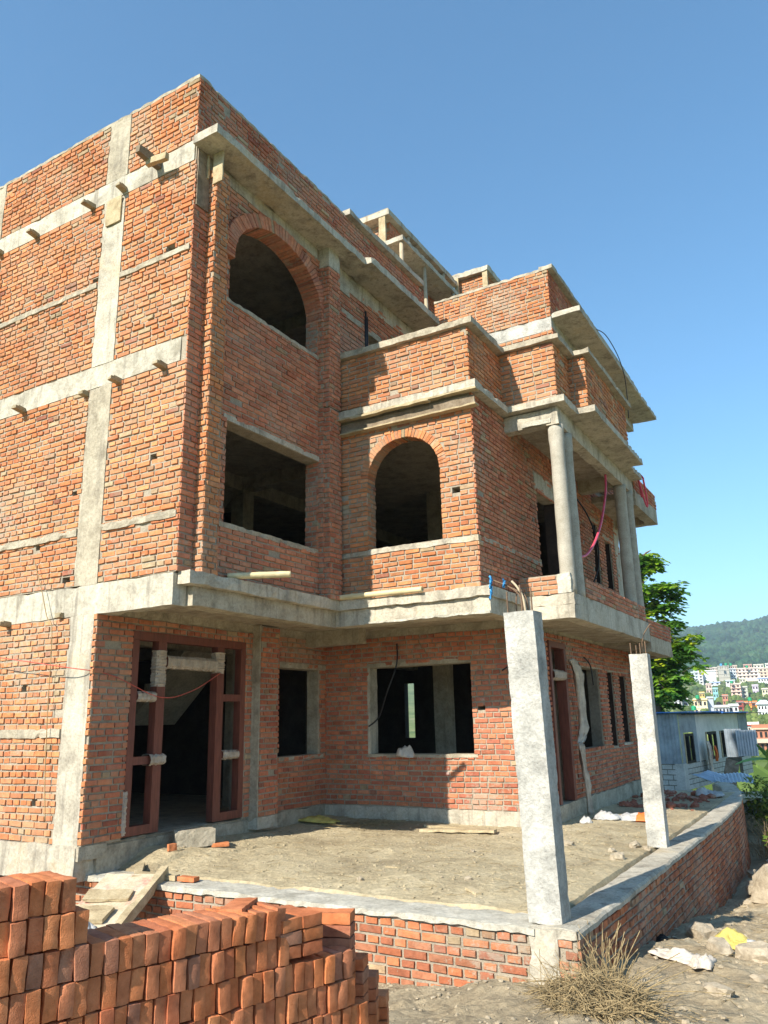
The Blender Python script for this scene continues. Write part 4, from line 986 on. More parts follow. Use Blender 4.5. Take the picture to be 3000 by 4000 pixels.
# stepped end, turned about the corner
for l in range(7): flat(1.585, -.822 - .0518 * l, -.62 + rb.uniform(-.03, .03) * (l > 0), .165, FROG if l == 0 else None, 'orange brick with a frogged top crowning the right end of the foreground stack' if l == 0 else ENDB)
for l in range(7): flat(1.685, -1.03 - .0518 * l, -.62 + rb.uniform(-.06, .06), .19, None, ENDB)
for l in range(6): flat(1.78, -1.13 - .0518 * l, -.7 + rb.uniform(-.06, .06), .22, None, ENDB)
for l in range(5): flat(1.88, -1.24 - .0518 * l, -.7 + rb.uniform(-.06, .06), .26, None, ENDB)

# ------------------------------------------------------------------ loose things
def chunk(name, mat, loc, s, sd, label, cat, group=None, rot=0):
    bm = bmesh.new(); bmesh.ops.create_icosphere(bm, subdivisions=2, radius=1)
    for v in bm.verts:
        p = v.co.copy(); m = max(abs(p.x), abs(p.y), abs(p.z)); p = p.lerp(p / m, .62)
        p += noise.noise_vector(p * 1.3 + Vector((sd * 2.3, sd, 0))) * .5
        v.co = Vector((p.x * s[0], p.y * s[1], p.z * s[2]))
    me = bpy.data.meshes.new(name); bm.to_mesh(me); bm.free(); me.materials.append(M[mat])
    o = bpy.data.objects.new(name, me); C.objects.link(o); o.location = loc; o.rotation_euler = (0, 0, rot); return tag(o, label, cat, group)
GS = 'stones lying on the dirt'
ROCKS = [((-1.42, 13.6, 'o'), (.30, .26, .30), 'big pale boulder beside the far part of the retaining wall'), ((-1.08, 13.9, 'o'), (.24, .2, .2), 'grey boulder just right of the biggest boulder'),
  ((-1.48, 8.75, 'o'), (.14, .1, .08), 'tan stone left of the flat grey slab stone outside the wall'), ((-1.15, 8.75, 'o'), (.2, .12, .1), 'flat grey slab stone at the right edge outside the wall'),
  ((-1.83, 9.9, 'o'), (.13, .1, .11), 'rounded tan stone left of the yellow bag'), ((-1.95, 9.95, 'o'), (.12, .07, .06), 'small pale stone in the shade near the retaining wall'),
  ((-1.3, 7.4, 'o'), (.11, .07, .05), 'small pale stone in front of the rag outside the wall'), ((-1.05, 7.9, 'o'), (.07, .05, .04), 'pebble sized stone at the right edge of the path'),
  ((-2.30, 7.45, 'o'), (.09, .1, .15), 'grey stone tucked between the straw and the retaining wall'),
  ((-4.85, 7.65, 'c'), (.06, .045, .045), 'dark stone alone in the left middle of the forecourt'), ((-3.78, 8.07, 'c'), (.06, .04, .035), 'dark stone near the middle of the forecourt'),
  ((-4.34, 7.2, 'c'), (.08, .06, .05), 'pale stone by the inner edge of the near coping'), ((-4.49, 9.75, 'c'), (.05, .04, .03), 'small stone in the centre back of the forecourt'),
  ((-2.76, 10.15, 'c'), (.12, .09, .08), 'pale stone heap nearest the second pillar'), ((-2.8, 11.15, 'c'), (.12, .09, .07), 'flat tan stone left of the second pillar foot'), ((-2.62, 11.05, 'c'), (.09, .06, .05), 'brown stone at the second pillar foot'),
  ((-3.5, 10.55, 'c'), (.11, .07, .06), 'pale stone just right of the near pillar'), ((-2.95, 10.6, 'c'), (.08, .06, .05), 'grey stone between the two pillars')]
for i, ((x, y, t), s, lab) in enumerate(ROCKS):
    z = (fine_z(x, y) if t == 'o' else court_z(x, y)); s = tuple(q * (.68 if t == 'c' else 1) for q in s); chunk('stone', 'stone', (x, y, z + s[2] * (.35 if t == 'c' else .5)), s, i + 1, lab, 'stone', GS, i)
# far rubble outside
for i in range(48):
    x, y = rb.uniform(-1.95, -.6), rb.uniform(13, 20.5); s = rb.uniform(.05, .17)
    chunk('stone', 'stone', (x, y, near_z(x, y) + s * .4), (s * 1.2, s, s * .75), 50 + i, 'pale rubble stone on the slope beside the far retaining wall', 'stone', 'rubble stones on the far slope', i)
# fine gravel and clods as stuff
def gravel(name, n, area, fz, smin, smax, mat, label, sd, tints=None):
    rg = random.Random(sd); mb = MB()
    base = [Vector((math.cos(k * 1.05) * .8, math.sin(k * 1.05) * .8, -.3)) for k in range(6)] + [Vector((math.cos(k * 1.05 + .4) * .75, math.sin(k * 1.05 + .4) * .75, .35)) for k in range(6)] + [Vector((0, 0, .7))]
    fs = [(k, (k + 1) % 6, 6 + k) for k in range(6)] + [((k + 1) % 6, 6 + (k + 1) % 6, 6 + k) for k in range(6)] + [(6 + k, 6 + (k + 1) % 6, 12) for k in range(6)]
    for _ in range(n):
        x, y = area(rg)
        s = smin + (smax - smin) * rg.random() ** 3; a = rg.uniform(0, 6.3); z = fz(x, y)
        vs = []
        for b in base:
            q = Vector((b.x * rg.uniform(.7, 1.3), b.y * rg.uniform(.6, 1.1), b.z * rg.uniform(.4, .9))) * s
            vs.append((x + q.x * math.cos(a) - q.y * math.sin(a), y + q.x * math.sin(a) + q.y * math.cos(a), z + q.z + s * .2))
        mb.add(vs, fs)
    return tag(mb.build(name, mat), label, 'gravel', kind='stuff')
gravel('gravel', 1500, lambda r: (r.uniform(-2.2, .6), 5.2 + 12 * r.random() ** 1.5), fine_z, .006, .04, 'pebble', 'small stones and clods scattered outside the retaining wall', 1)
gravel('gravel', 450, lambda r: (r.uniform(-4.4, -2.2), r.uniform(5.3, 6.8)), fine_z, .005, .03, 'pebble', 'small stones at the foot of the near retaining wall', 4)
gravel('gravel', 2600, lambda r: (r.uniform(-8, -2.7), r.uniform(7.3, 18)), court_z, .004, .022, 'pebble', 'pebbles and crumbs strewn over the forecourt earth', 2)
gravel('dirt_clods', 1800, lambda r: (r.uniform(-8, -2.7), r.uniform(7.3, 14)), court_z, .005, .028, 'dirt', 'dry earth clods on the forecourt', 3)
gravel('brick_rubble', 160, lambda r: (r.uniform(-4.2, -2.8), r.uniform(15.5, 19)), court_z, .03, .14, 'brick_w', 'brick rubble heaped in the far shaded corner of the forecourt', 6)
for o in C.objects:
    if o.name.startswith('brick_rubble'):
        o.data.attributes['tint'].data.foreach_set('color', [x for _ in o.data.polygons for x in (.30, .11, .07, 1)])
# straw heap at the wall corner
mb = MB(); rg = random.Random(9)
def stalk(mb, p, d, l, r, bend, tint=(1, 1, 1)):
    d = d.normalized(); pts = []
    for i in range(4):
        t = i / 3; q = p + d * l * t + bend * t * t; pts.append(q)
    tube(mb, pts, r, 4, 0, r * .6, False)
for _ in range(1700):
    a = rg.uniform(0, 6.28); q = rg.random() ** .6; x, y = -2.0 + math.cos(a) * q * .42, 6.36 + math.sin(a) * q * .34
    if y > 6.80 and x < -2.24: y = 6.75 - rg.random() * .1
    hgt = .15 * max(0, 1 - q) ** .8; z = fine_z(x, y) + rg.uniform(0, hgt + .03)
    d = Vector((rg.gauss(0, 1), rg.gauss(0, 1), rg.gauss(.08, .5))); stalk(mb, Vector((x, y, z)), d, rg.uniform(.07, .34), rg.uniform(.0018, .004), Vector((0, 0, -.05)))
for _ in range(85):
    x, y = rg.gauss(-2.05, .09), rg.gauss(6.85, .1)
    if x < -2.2 and y > 6.78: x = -2.16
    d = Vector((rg.gauss(0, .33), rg.gauss(0, .25), 1)); stalk(mb, Vector((x, y, fine_z(x, y))), d, rg.uniform(.2, .62), rg.uniform(.003, .0055), Vector((rg.gauss(0, .08), rg.gauss(0, .08), -.03)))
for _ in range(14):
    stalk(mb, Vector((rg.uniform(-2.0, -1.7), rg.uniform(6.3, 6.9), -2.1)), Vector((rg.uniform(.2, 1), rg.gauss(0, .4), rg.uniform(.3, .9))), rg.uniform(.4, .75), .0045, Vector((.05, 0, -.08)))
tag(mb.build('straw_heap', 'straw'), 'heap of dry straw and stalks piled against the wall corner at the bottom', 'straw', kind='stuff')
mb = MB()
for _ in range(420):
    x, y = rg.uniform(-7.8, -2.8), rg.uniform(7.3, 13); a = rg.uniform(0, 6.28); stalk(mb, Vector((x, y, court_z(x, y) + .008)), Vector((math.cos(a), math.sin(a), .02)), rg.uniform(.04, .2), .0025, Vector((rg.gauss(0, .03), rg.gauss(0, .03), 0)))
for _ in range(300):
    x, y = rg.uniform(-2.1, .4), rg.uniform(6, 13); a = rg.uniform(0, 6.28); stalk(mb, Vector((x, y, fine_z(x, y) + .01)), Vector((math.cos(a), math.sin(a), .02)), rg.uniform(.05, .25), .0028, Vector((rg.gauss(0, .03), rg.gauss(0, .03), 0)))
for _ in range(120):
    x, y = rg.gauss(-6.9, .35), rg.gauss(11.2, .18); a = rg.uniform(0, 6.28); stalk(mb, Vector((x, y, court_z(x, y) + .02)), Vector((math.cos(a), math.sin(a), .05)), rg.uniform(.15, .45), .004, Vector((rg.gauss(0, .05), rg.gauss(0, .05), 0)))
tag(mb.build('scattered_straw', 'straw'), 'loose dry straw scattered on the dirt', 'straw', kind='stuff')
# boards, poles, blocks
def board(name, mat, loc, dims, rz, rx, ry, label, cat='board', group=None, seg=.1, j=.004):
    o = box_obj(name, mat, None, -dims[0] / 2, dims[0] / 2, -dims[1] / 2, dims[1] / 2, -dims[2] / 2, dims[2] / 2, seg=seg, j=j)
    o.location = loc; o.rotation_euler = (rx, ry, rz); return tag(o, label, cat, group)
# ramp of boards against the near wall (foot hidden behind the brick stack)
ra = math.atan2(.62, 1.9)
RL = ((-7.05, 5.95, -1.98)); RZ = .38
def ramp_pt(u, v, h): # u along up-slope, v across, h off the board
    d = Vector((-math.sin(RZ), math.cos(RZ), 0)); c = Vector((math.cos(RZ), math.sin(RZ), 0)); e = Vector((d.x * math.cos(ra), d.y * math.cos(ra), math.sin(ra))); n = c.cross(e)
    return Vector((-7.05, 5.95, -1.95)) + e * u + c * v + n * h
board('plywood_ramp', 'redpaint', ramp_pt(0, 0, 0), (.62, 2.0, .02), RZ, ra, 0, 'plywood ramp with a red stain leaning on the near wall', 'board')
board('timber_beam', 'wood', ramp_pt(.0, .37, .02), (.085, 2.1, .11), RZ, ra, 0, 'square timber along the right edge of the red stained ramp', 'timber')
board('plank', 'wood', ramp_pt(.5, -.03, .034), (.5, .2, .035), RZ + .12, ra, 0, 'short plank nailed across the upper half of the red stained ramp', 'plank')
board('plank', 'wood', ramp_pt(.14, -.08, .04), (.5, .26, .045), RZ - .05, ra, 0, 'grey plank across the lower half of the red stained ramp', 'plank')
sheet('plastic_bag', 'white_s', *ramp_pt(-.12, -.02, .03), .3, .22, .12, 'white plastic bag at the foot of the red stained ramp', 'bag', 33)
board('timber_offcut', 'wood', (-7.55, 7.06, -1.66), (.09, .7, .07), .75, .05, 0, 'pale timber offcut lying on the coping behind the ramp', 'timber')
board('timber_offcut', 'wood', (-7.15, 6.98, -1.665), (.55, .09, .06), .1, 0, 0, 'short timber offcut lying crosswise on the coping at the ramp top', 'timber')
o = put(BM[2], (-6.72, 7.02, -1.665), Vector((1, .1, 0)), Vector((-.1, 1, 0)), Vector((0, 0, 1)), 'single red brick on the coping right of the ramp top', None)
o = put(BM[3], (-8.62, 6.45, -1.62), Vector((1, .3, 0)), Vector((0, 0, 1)), Vector((.3, -1, 0)), 'broken red brick leaning at the left plinth behind the stack', None); o.location.z = near_z(-8.62, 6.45) + .3
tag(box_obj('earth_bank', 'dirt2', None, -10.5, -8.3, 5.9, 6.6, -2.6, near_z(-8.62, 6.45) + .245, seg=.12, j=.03), 'low bank of earth along the foot of the left facade', 'ground', kind='structure')
board('plank', 'wood', (-5.45, 11.3, court_z(-5.45, 11.3) + .03), (1.05, .14, .035), -.05, 0, .02, 'upper pale plank lying below the big ground floor window', 'plank', 'planks lying in the forecourt')
board('plank', 'wood', (-5.30, 11.02, court_z(-5.3, 11.02) + .03), (1.15, .15, .04), .10, 0, -.02, 'lower brown plank lying below the big ground floor window', 'plank', 'planks lying in the forecourt')
board('wood_chip', 'wood', (-3.52, 7.62, court_z(-3.52, 7.62) + .02), (.20, .07, .025), -.6, 0, .1, 'pointed pale wood offcut near the inside of the corner pillar', 'wood')
board('wood_chip', 'wood', (-4.85, 8.33, court_z(-4.85, 8.33) + .01), (.14, .05, .012), .2, 0, .05, 'thin pale wood flake in the middle of the forecourt', 'wood')
o = box_obj('concrete_block', 'concrete_d', None, -.26, .26, -.11, .11, -.105, .105, seg=.05, j=.004); o.location = (-7.78, 8.2, court_z(-7.78, 8.2) + .1); o.rotation_euler = (0, 0, .9); tag(o, 'grey concrete block lying before the door frame', 'block')
put(BM[4], (-7.52, 8.42, court_z(-7.52, 8.42) + .03), Vector((.7, .7, 0)), Vector((-.7, .7, 0)), Vector((0, 0, 1)), 'red brick lying right of the concrete block by the door', None)
o = put(BM[5], (-7.7, 7.73, court_z(-7.7, 7.73) + .04), Vector((.3, .9, 0)), Vector((0, 0, 1)), Vector((.9, -.3, 0)), 'broken orange brick half left of the concrete block by the door', None); o.scale = (.5, .8, 1)
def bamboo(p0, p1, label):
    p0, p1 = Vector(p0), Vector(p1); mb = MB(); n = 30; pts = []
    d = p1 - p0; vs = []; fs = []; k = 12
    a = d.normalized().cross(Vector((0, 0, 1))).normalized(); b = d.normalized().cross(a)
    for i in range(n + 1):
        r = .042 * (1.08 if i % 10 == 5 else 1)
        for q in range(k): t = 6.2832 * q / k; vs.append(p0 + d * i / n + a * math.cos(t) * r + b * math.sin(t) * r)
    for i in range(n):
        for q in range(k): fs.append((i * k + q, i * k + (q + 1) % k, (i + 1) * k + (q + 1) % k, (i + 1) * k + q))
    for q in range(k): t = 6.2832 * q / k; vs.append(p1 + a * math.cos(t) * .028 + b * math.sin(t) * .028)
    for q in range(k): t = 6.2832 * q / k; vs.append(p1 - d.normalized() * .15 + a * math.cos(t) * .028 + b * math.sin(t) * .028)
    o1, o2 = (n + 1) * k, (n + 2) * k
    for q in range(k): fs.append((n * k + q, n * k + (q + 1) % k, o1 + (q + 1) % k, o1 + q)); fs.append((o1 + q, o1 + (q + 1) % k, o2 + (q + 1) % k, o2 + q))
    fs.append(tuple(o2 + q for q in range(k))); fs.append(tuple(range(k))[::-1])
    mb.add(vs, fs); return tag(mb.build('bamboo_pole', 'bamboo', None, True, loc=tuple(p0)), label, 'bamboo pole', 'cut bamboo poles on the first floor ledge')
bamboo((-6.72, 7.5, 1.825), (-6.1, 8.02, 1.86), 'upper left bamboo pole sticking out from the ledge under the rectangular window')
bamboo((-6.58, 9.86, 1.815), (-5.12, 9.83, 1.80), 'lower right bamboo pole lying on the ledge under the small arched window')
# sacks and rags
sheet('yellow_sack', 'yellow', -8.25 + .45, 11.05, court_z(-7.8, 11.05) + .01, .75, .32, .13, 'crumpled yellow sack in the shaded corner of the forecourt', 'sack', 3)
o = sheet('rag', 'rag', -6.45, 11.62, -.60, .30, .24, .2, 'beige rag draped on the sill of the big ground floor window', 'rag', 5)
sheet('white_sack', 'white_s', -3.75, 13.4, court_z(-3.75, 13.4), .42, .3, .17, 'crumpled white plastic sack by the far wall, left of the orange printed one', 'sack', 7)
sheet('white_sack', 'white_s', -3.3, 13.55, court_z(-3.3, 13.55), .7, .36, .16, 'white woven sack with an orange print behind the second pillar', 'sack', 8, mats=['white_s', 'orange_s'], col=lambda x: x > .02)
sheet('plastic_scrap', 'white_s', -3.97, 12.94, court_z(-3.97, 12.94), .18, .14, .14, 'small white plastic scrap near the netted door', 'plastic', 9)
sheet('yellow_bag', 'yellow', -1.42, 9.45, fine_z(-1.42, 9.45), .5, .35, .16, 'yellow and white bag among the stones outside the wall', 'bag', 11, mats=['yellow', 'white_s'], col=lambda x: x > .1)
sheet('rag', 'rag', -1.80, 8.3, fine_z(-1.8, 8.3), .55, .2, .1, 'long dusty rag lying on the dirt beside the straw', 'rag', 12, rot=-.5)
sheet('rag', 'rag', -1.55, 8.15, fine_z(-1.55, 8.15), .2, .3, .14, 'balled dusty rag at the right end of the long rag', 'rag', 17)
sheet('rag', 'dark', -2.1, 9.35, fine_z(-2.1, 9.35), .25, .14, .08, 'dark rag in the shade of the retaining wall', 'rag', 13)
sheet('plastic_sheet', 'white_s', -2.95, 18.4, court_z(-2.95, 18.4), .5, .6, .3, 'pale plastic sheet in the far corner inside the curved wall', 'plastic', 15)

# ------------------------------------------------------------------ shed behind
SP, SD = Vector((-6.0, 32.3, 0)), Vector((.115, .9934, 0))
SH = empty('shed', (-6.0, 32.3, -2.8), 'low grey shed of zinc sheet and cement blocks with a blue roof edge', 'shed')
def SB(name, mat, t0, t1, d0, d1, z0, z1, seg=.5, j=.006):
    # t along the side wall, d to the left (west)
    mb = MB(); rough_box(mb, t0, t1, d0, d1, z0, z1, seg=seg, j=j)
    mb.v = [(SP.x + SD.x * t - SD.y * d, SP.y + SD.y * t + SD.x * d, z) for t, d, z in mb.v]
    mb.f = [f[::1] for f in mb.f]
    return part(mb.build(name, mat), SH)
def corrug(name, mat, t0, t1, d, z0, z1, axis='t'):
    mb = MB(); n = int((t1 - t0) / .07); vs = []; fs = []
    for i in range(n + 1):
        a = t0 + (t1 - t0) * i / n; o_ = d + (.02 if i % 2 else -.02)
        for z in (z0, z1):
            t, dd = (a, o_) if axis == 't' else (o_, a); vs.append((SP.x + SD.x * t - SD.y * dd, SP.y + SD.y * t + SD.x * dd, z))
    for i in range(n): fs.append((2 * i, 2 * i + 2, 2 * i + 3, 2 * i + 1))
    mb.add(vs, fs); o = part(mb.build(name, mat), SH); s = o.modifiers.new('t', 'SOLIDIFY'); s.thickness = .01; return o
def block_wall(T, L, z0, z1, sd):
    mb = MB(); rg = random.Random(sd); n = round((z1 - z0) / .2); h = (z1 - z0) / n
    mb.add([T(0, z0, 0), T(L, z0, 0), T(L, z1, 0), T(0, z1, 0), T(0, z0, -.15), T(L, z0, -.15), T(L, z1, -.15), T(0, z1, -.15)], [(0, 1, 2, 3), (7, 6, 5, 4), (0, 4, 5, 1), (1, 5, 6, 2), (2, 6, 7, 3), (3, 7, 4, 0)], 1)
    for i in range(n):
        u = -(i % 2) * .2
        while u < L:
            a, b = max(0, u), min(L, u + .372)
            if b - a > .05: cap(mb, [(a, z0 + i * h), (b, z0 + i * h), (b, z0 + (i + 1) * h - .03), (a, z0 + (i + 1) * h - .03)], T, -.01, .008, (1, 1, 1), 0, .004, rg)
            u += .4
    return part(mb.build('block_wall', ['block', 'reveal']), SH)
block_wall(make_T((SP.x, SP.y), (SD.x, SD.y), (SD.y, -SD.x)), 6.3, -2.8, -1.85, 1)
block_wall(make_T((SP.x - 4 * SD.y, SP.y + 4 * SD.x), (SD.y, -SD.x), (-SD.x, -SD.y)), 4.0, -2.8, -1.85, 2)
block_wall(make_T((SP.x + SD.x * 8.8, SP.y + SD.y * 8.8), (SD.x, SD.y), (SD.y, -SD.x)), 1.8, -2.8, -1.55, 3)
corrug('zinc_wall', 'zinc', 0, 4.0, -.03, -1.85, -.02, 'd'); corrug('zinc_wall', 'zinc', 0, .35, .0, -1.85, -.02); corrug('zinc_wall', 'zinc', 1.65, 2.2, .0, -1.85, -.02)
corrug('zinc_wall', 'zinc', .35, 1.65, .0, -.72, -.02); corrug('zinc_wall', 'zinc', 8.9, 10.6, .0, -1.6, -.02)
SB('panel_wall', 'whitewall', 2.2, 8.9, 0, .06, -.76, -.03)
for a, b in ((2.2, 3.35), (4.95, 5.5), (6.9, 7.25)): SB('panel_wall', 'whitewall', a, b, 0, .06, -1.88, -.762)
SB('panel_wall', 'whitewall', 3.36, 4.94, .0, .06, -1.92, -1.88); SB('panel_wall', 'shade_plaster', 5.5, 8.85, .0, .06, -2.3, -1.87)
for a, b in ((.38, 1.62), (3.38, 4.92), (5.52, 6.88), (7.28, 8.86)):
    for t0, t1, z0, z1 in ((a, a + .12, -1.85, -.77), (b - .12, b, -1.85, -.77), (a + .12, b - .12, -.86, -.77), (a + .12, b - .12, -1.85, -1.77), ((a + b) / 2 - .1, (a + b) / 2 + .06, -1.77, -.86)): SB('window_frame', 'dark' if t0 > a + .01 else 'wood', t0, t1, -.03, .09, z0, z1, .6, 0)
SB('roof_sheet', 'blue_r', -.3, 4.9, -.45, 4.4, .03, .07); SB('roof_sheet', 'blue_r', 4.5, 9.0, -.5, 4.4, -.02, .025); SB('roof_sheet', 'wood_d', 8.6, 11.2, -.6, 4.4, -.06, -.03)
SB('roof_batten', 'dark', -.2, 11, -.3, -.2, -.05, -.021, .6, 0)
SB('back_wall', 'shade_plaster', .2, 10.5, 3.9, 4.0, -2.8, -2.0); SB('corner_post', 'block', -.04, .45, -.02, .3, -2.8, -1.84, .3)
sheet('cloth', 'rag', 0, 0, 0, .1, .1, .1, 'x', 'x', 1); bpy.data.objects.remove(C.objects['cloth'])
o = netting([(0, 0, -1.1), (.05, .1, -1.5), (0, .2, -2.0), (.05, .3, -2.4)], .9, 31); o.name = 'hanging_clothes'; o.location = (SP.x + SD.x * 2.6 + .25, SP.y + SD.y * 2.6, 0); o.data.materials[0] = M['rag']; tag(o, 'dirty clothes hanging outside the shed between its first two windows', 'clothes')
o = netting([(.1, 0, -1.3), (.12, .1, -1.6), (.1, .2, -1.9)], .3, 33); o.name = 'orange_cloth'; o.location = (SP.x + SD.x * 3 + .3, SP.y + SD.y * 3, 0); o.data.materials[0] = M['orange_s']; tag(o, 'small orange cloth hanging among the dirty clothes on the shed', 'clothes')
def zsheet(name, mat, loc, w_, h_, rx, ry, rz, label, cat='metal sheet'):
    mb = MB(); n = int(w_ / .05); vs = []; fs = []
    for i in range(n + 1):
        for z in (0, h_): vs.append((-w_ / 2 + w_ * i / n, (.014 if i % 2 else -.014) + .04 * math.sin(i * .3), z))
    for i in range(n): fs.append((2 * i, 2 * i + 2, 2 * i + 3, 2 * i + 1))
    mb.add(vs, fs); o = mb.build(name, mat); s = o.modifiers.new('t', 'SOLIDIFY'); s.thickness = .006
    o.location = loc; o.rotation_euler = (rx, ry, rz); return tag(o, label, cat, 'zinc sheets beside the shed')
zsheet('zinc_sheet', 'zinc_l', (-4.05, 35.5, -1.7), .75, 1.0, 0, 0, .2, 'upright bright zinc gate panel at the right end of the shed'); zsheet('zinc_sheet', 'zinc', (-4.55, 35.6, -1.75), .65, 1.1, 0, 0, -.1, 'upright dull zinc panel at the right end of the shed')
zsheet('zinc_sheet', 'zinc_l', (-3.45, 26.2, -2.0), 1.1, 1.2, -1.42, .1, .2, 'bright zinc sheet lying tilted on the debris by the curved wall end'); zsheet('zinc_sheet', 'zinc_l', (-3.9, 26.4, -1.95), .7, .8, -1.35, -.1, .9, 'smaller zinc sheet on the debris, left of the bright one'); zsheet('zinc_sheet', 'zinc', (-2.85, 25.0, -2.75), .6, 1.0, -1.0, .3, .5, 'dull zinc sheet sliding down the bank right of the curved wall')
board('leaning_board', 'wood_d', (-4.6, 34.0, -2.3), (.5, .05, 1.2), .3, -.5, .35, 'dark brown board leaning in the shed doorway', 'board')
# bush, reeds, banana plant
def leaves(mb, c, rads, n, size, rg, droop=.3, tlo=.7, thi=1.25):
    for _ in range(n):
        d = Vector((rg.gauss(0, 1), rg.gauss(0, 1), rg.gauss(0, 1))).normalized() * rg.uniform(.55, 1) ** .5
        p = Vector(c) + Vector((d.x * rads[0], d.y * rads[1], d.z * rads[2])); s = size * rg.uniform(.6, 1.3)
        a = Vector((rg.gauss(0, 1), rg.gauss(0, 1), rg.gauss(-droop, .5))).normalized(); b = a.cross(Vector((rg.gauss(0, .5), rg.gauss(0, .5), 1))).normalized()
        k = rg.uniform(tlo, thi)
        mb.add([p, p + a * s * .5 + b * s * .22, p + a * s, p + a * s * .5 - b * s * .22], [(0, 1, 2, 3)], 0, (k * rg.uniform(.9, 1.15), k, k * rg.uniform(.8, 1.0)))
def shrub(x, y, z, rr, h, n, label, mat='leaf2', cat='shrub', size=.12):
    rg = random.Random(int(x * 100 + y)); root = empty('shrub', (x, y, z), label, cat, 'shrubs at the right edge'); mb = MB()
    for _ in range(9): leaves(mb, (x + rg.gauss(0, rr * .5), y + rg.gauss(0, rr * .5), z + h * rg.uniform(.35, .85)), (rr * .5, rr * .5, h * .3), n // 9, size, rg)
    part(mb.build('foliage', mat), root); m2 = MB()
    for _ in range(8): tube(m2, [(x, y, z - .1), (x + rg.gauss(0, rr * .2), y + rg.gauss(0, rr * .2), z + h * .4), (x + rg.gauss(0, rr * .5), y + rg.gauss(0, rr * .5), z + h * .8)], .015, 5, 0, .005)
    part(m2.build('stems', 'bark'), root)
shrub(-2.05, 21.0, -2.9, .6, 1.35, 2600, 'bright green leafy bush right of the curved wall'); shrub(-1.45, 18.6, -3.0, .5, .9, 1200, 'small green bush on the rubble bank at the right edge'); shrub(-2.6, 24.5, -3.1, .5, .9, 1200, 'dark low bush beside the fallen zinc sheets')
mb = MB(); rg = random.Random(4)
for _ in range(220): stalk(mb, Vector((rg.gauss(-1.75, .22), rg.gauss(19.2, .2), -2.95)), Vector((rg.gauss(-.1, .22), rg.gauss(0, .2), 1)), rg.uniform(.4, .95), .008, Vector((rg.gauss(0, .12), rg.gauss(0, .1), -.08)))
o = mb.build('dry_reeds', 'straw'); tag(o, 'bundle of dry reeds below the bright green bush', 'reeds', kind='stuff')
root = empty('banana_plant', (-2.45, 27.0, -3.1), 'banana plant with a broad torn leaf at the right edge', 'banana plant')
def bleaf(p, d, l, wd, droop, sd):
    rg = random.Random(sd); mb = MB(); n = 26; vs = []; fs = []; d = Vector(d).normalized(); sd_ = d.cross(Vector((0, 0, 1))).normalized()
    for i in range(n + 1):
        t = i / n; q = Vector(p) + d * l * t + Vector((0, 0, -droop * t * t)); ww = wd * math.sin(math.pi * (t * .93 + .05)) ** .7 * rg.uniform(.8, 1.05)
        vs += [q + sd_ * ww - Vector((0, 0, ww * .35)), q, q - sd_ * ww - Vector((0, 0, ww * .35))]
    for i in range(n): fs += [(3 * i, 3 * i + 1, 3 * i + 4, 3 * i + 3), (3 * i + 1, 3 * i + 2, 3 * i + 5, 3 * i + 4)]
    mb.add(vs, fs); o = part(mb.build('leaf', 'banana'), root); s = o.modifiers.new('t', 'SOLIDIFY'); s.thickness = .006
bleaf((-2.45, 27, -1.5), (-.35, -.2, .9), 1.0, .19, .35, 1); bleaf((-2.4, 27, -1.5), (.6, -.2, .8), 1.2, .22, .5, 2); bleaf((-2.45, 27, -1.4), (-.7, -.1, .25), 1.1, .2, .5, 3); bleaf((-2.4, 27, -1.5), (.9, .1, .3), 1.2, .22, .6, 4); bleaf((-2.45, 27, -1.5), (.1, -.6, .9), 1.1, .2, .4, 5)
part(tube_obj('stem', 'banana', [(-2.45, 27, -3.2), (-2.44, 27, -2.2), (-2.45, 27, -1.4)], .11, None, 10, .06), root)

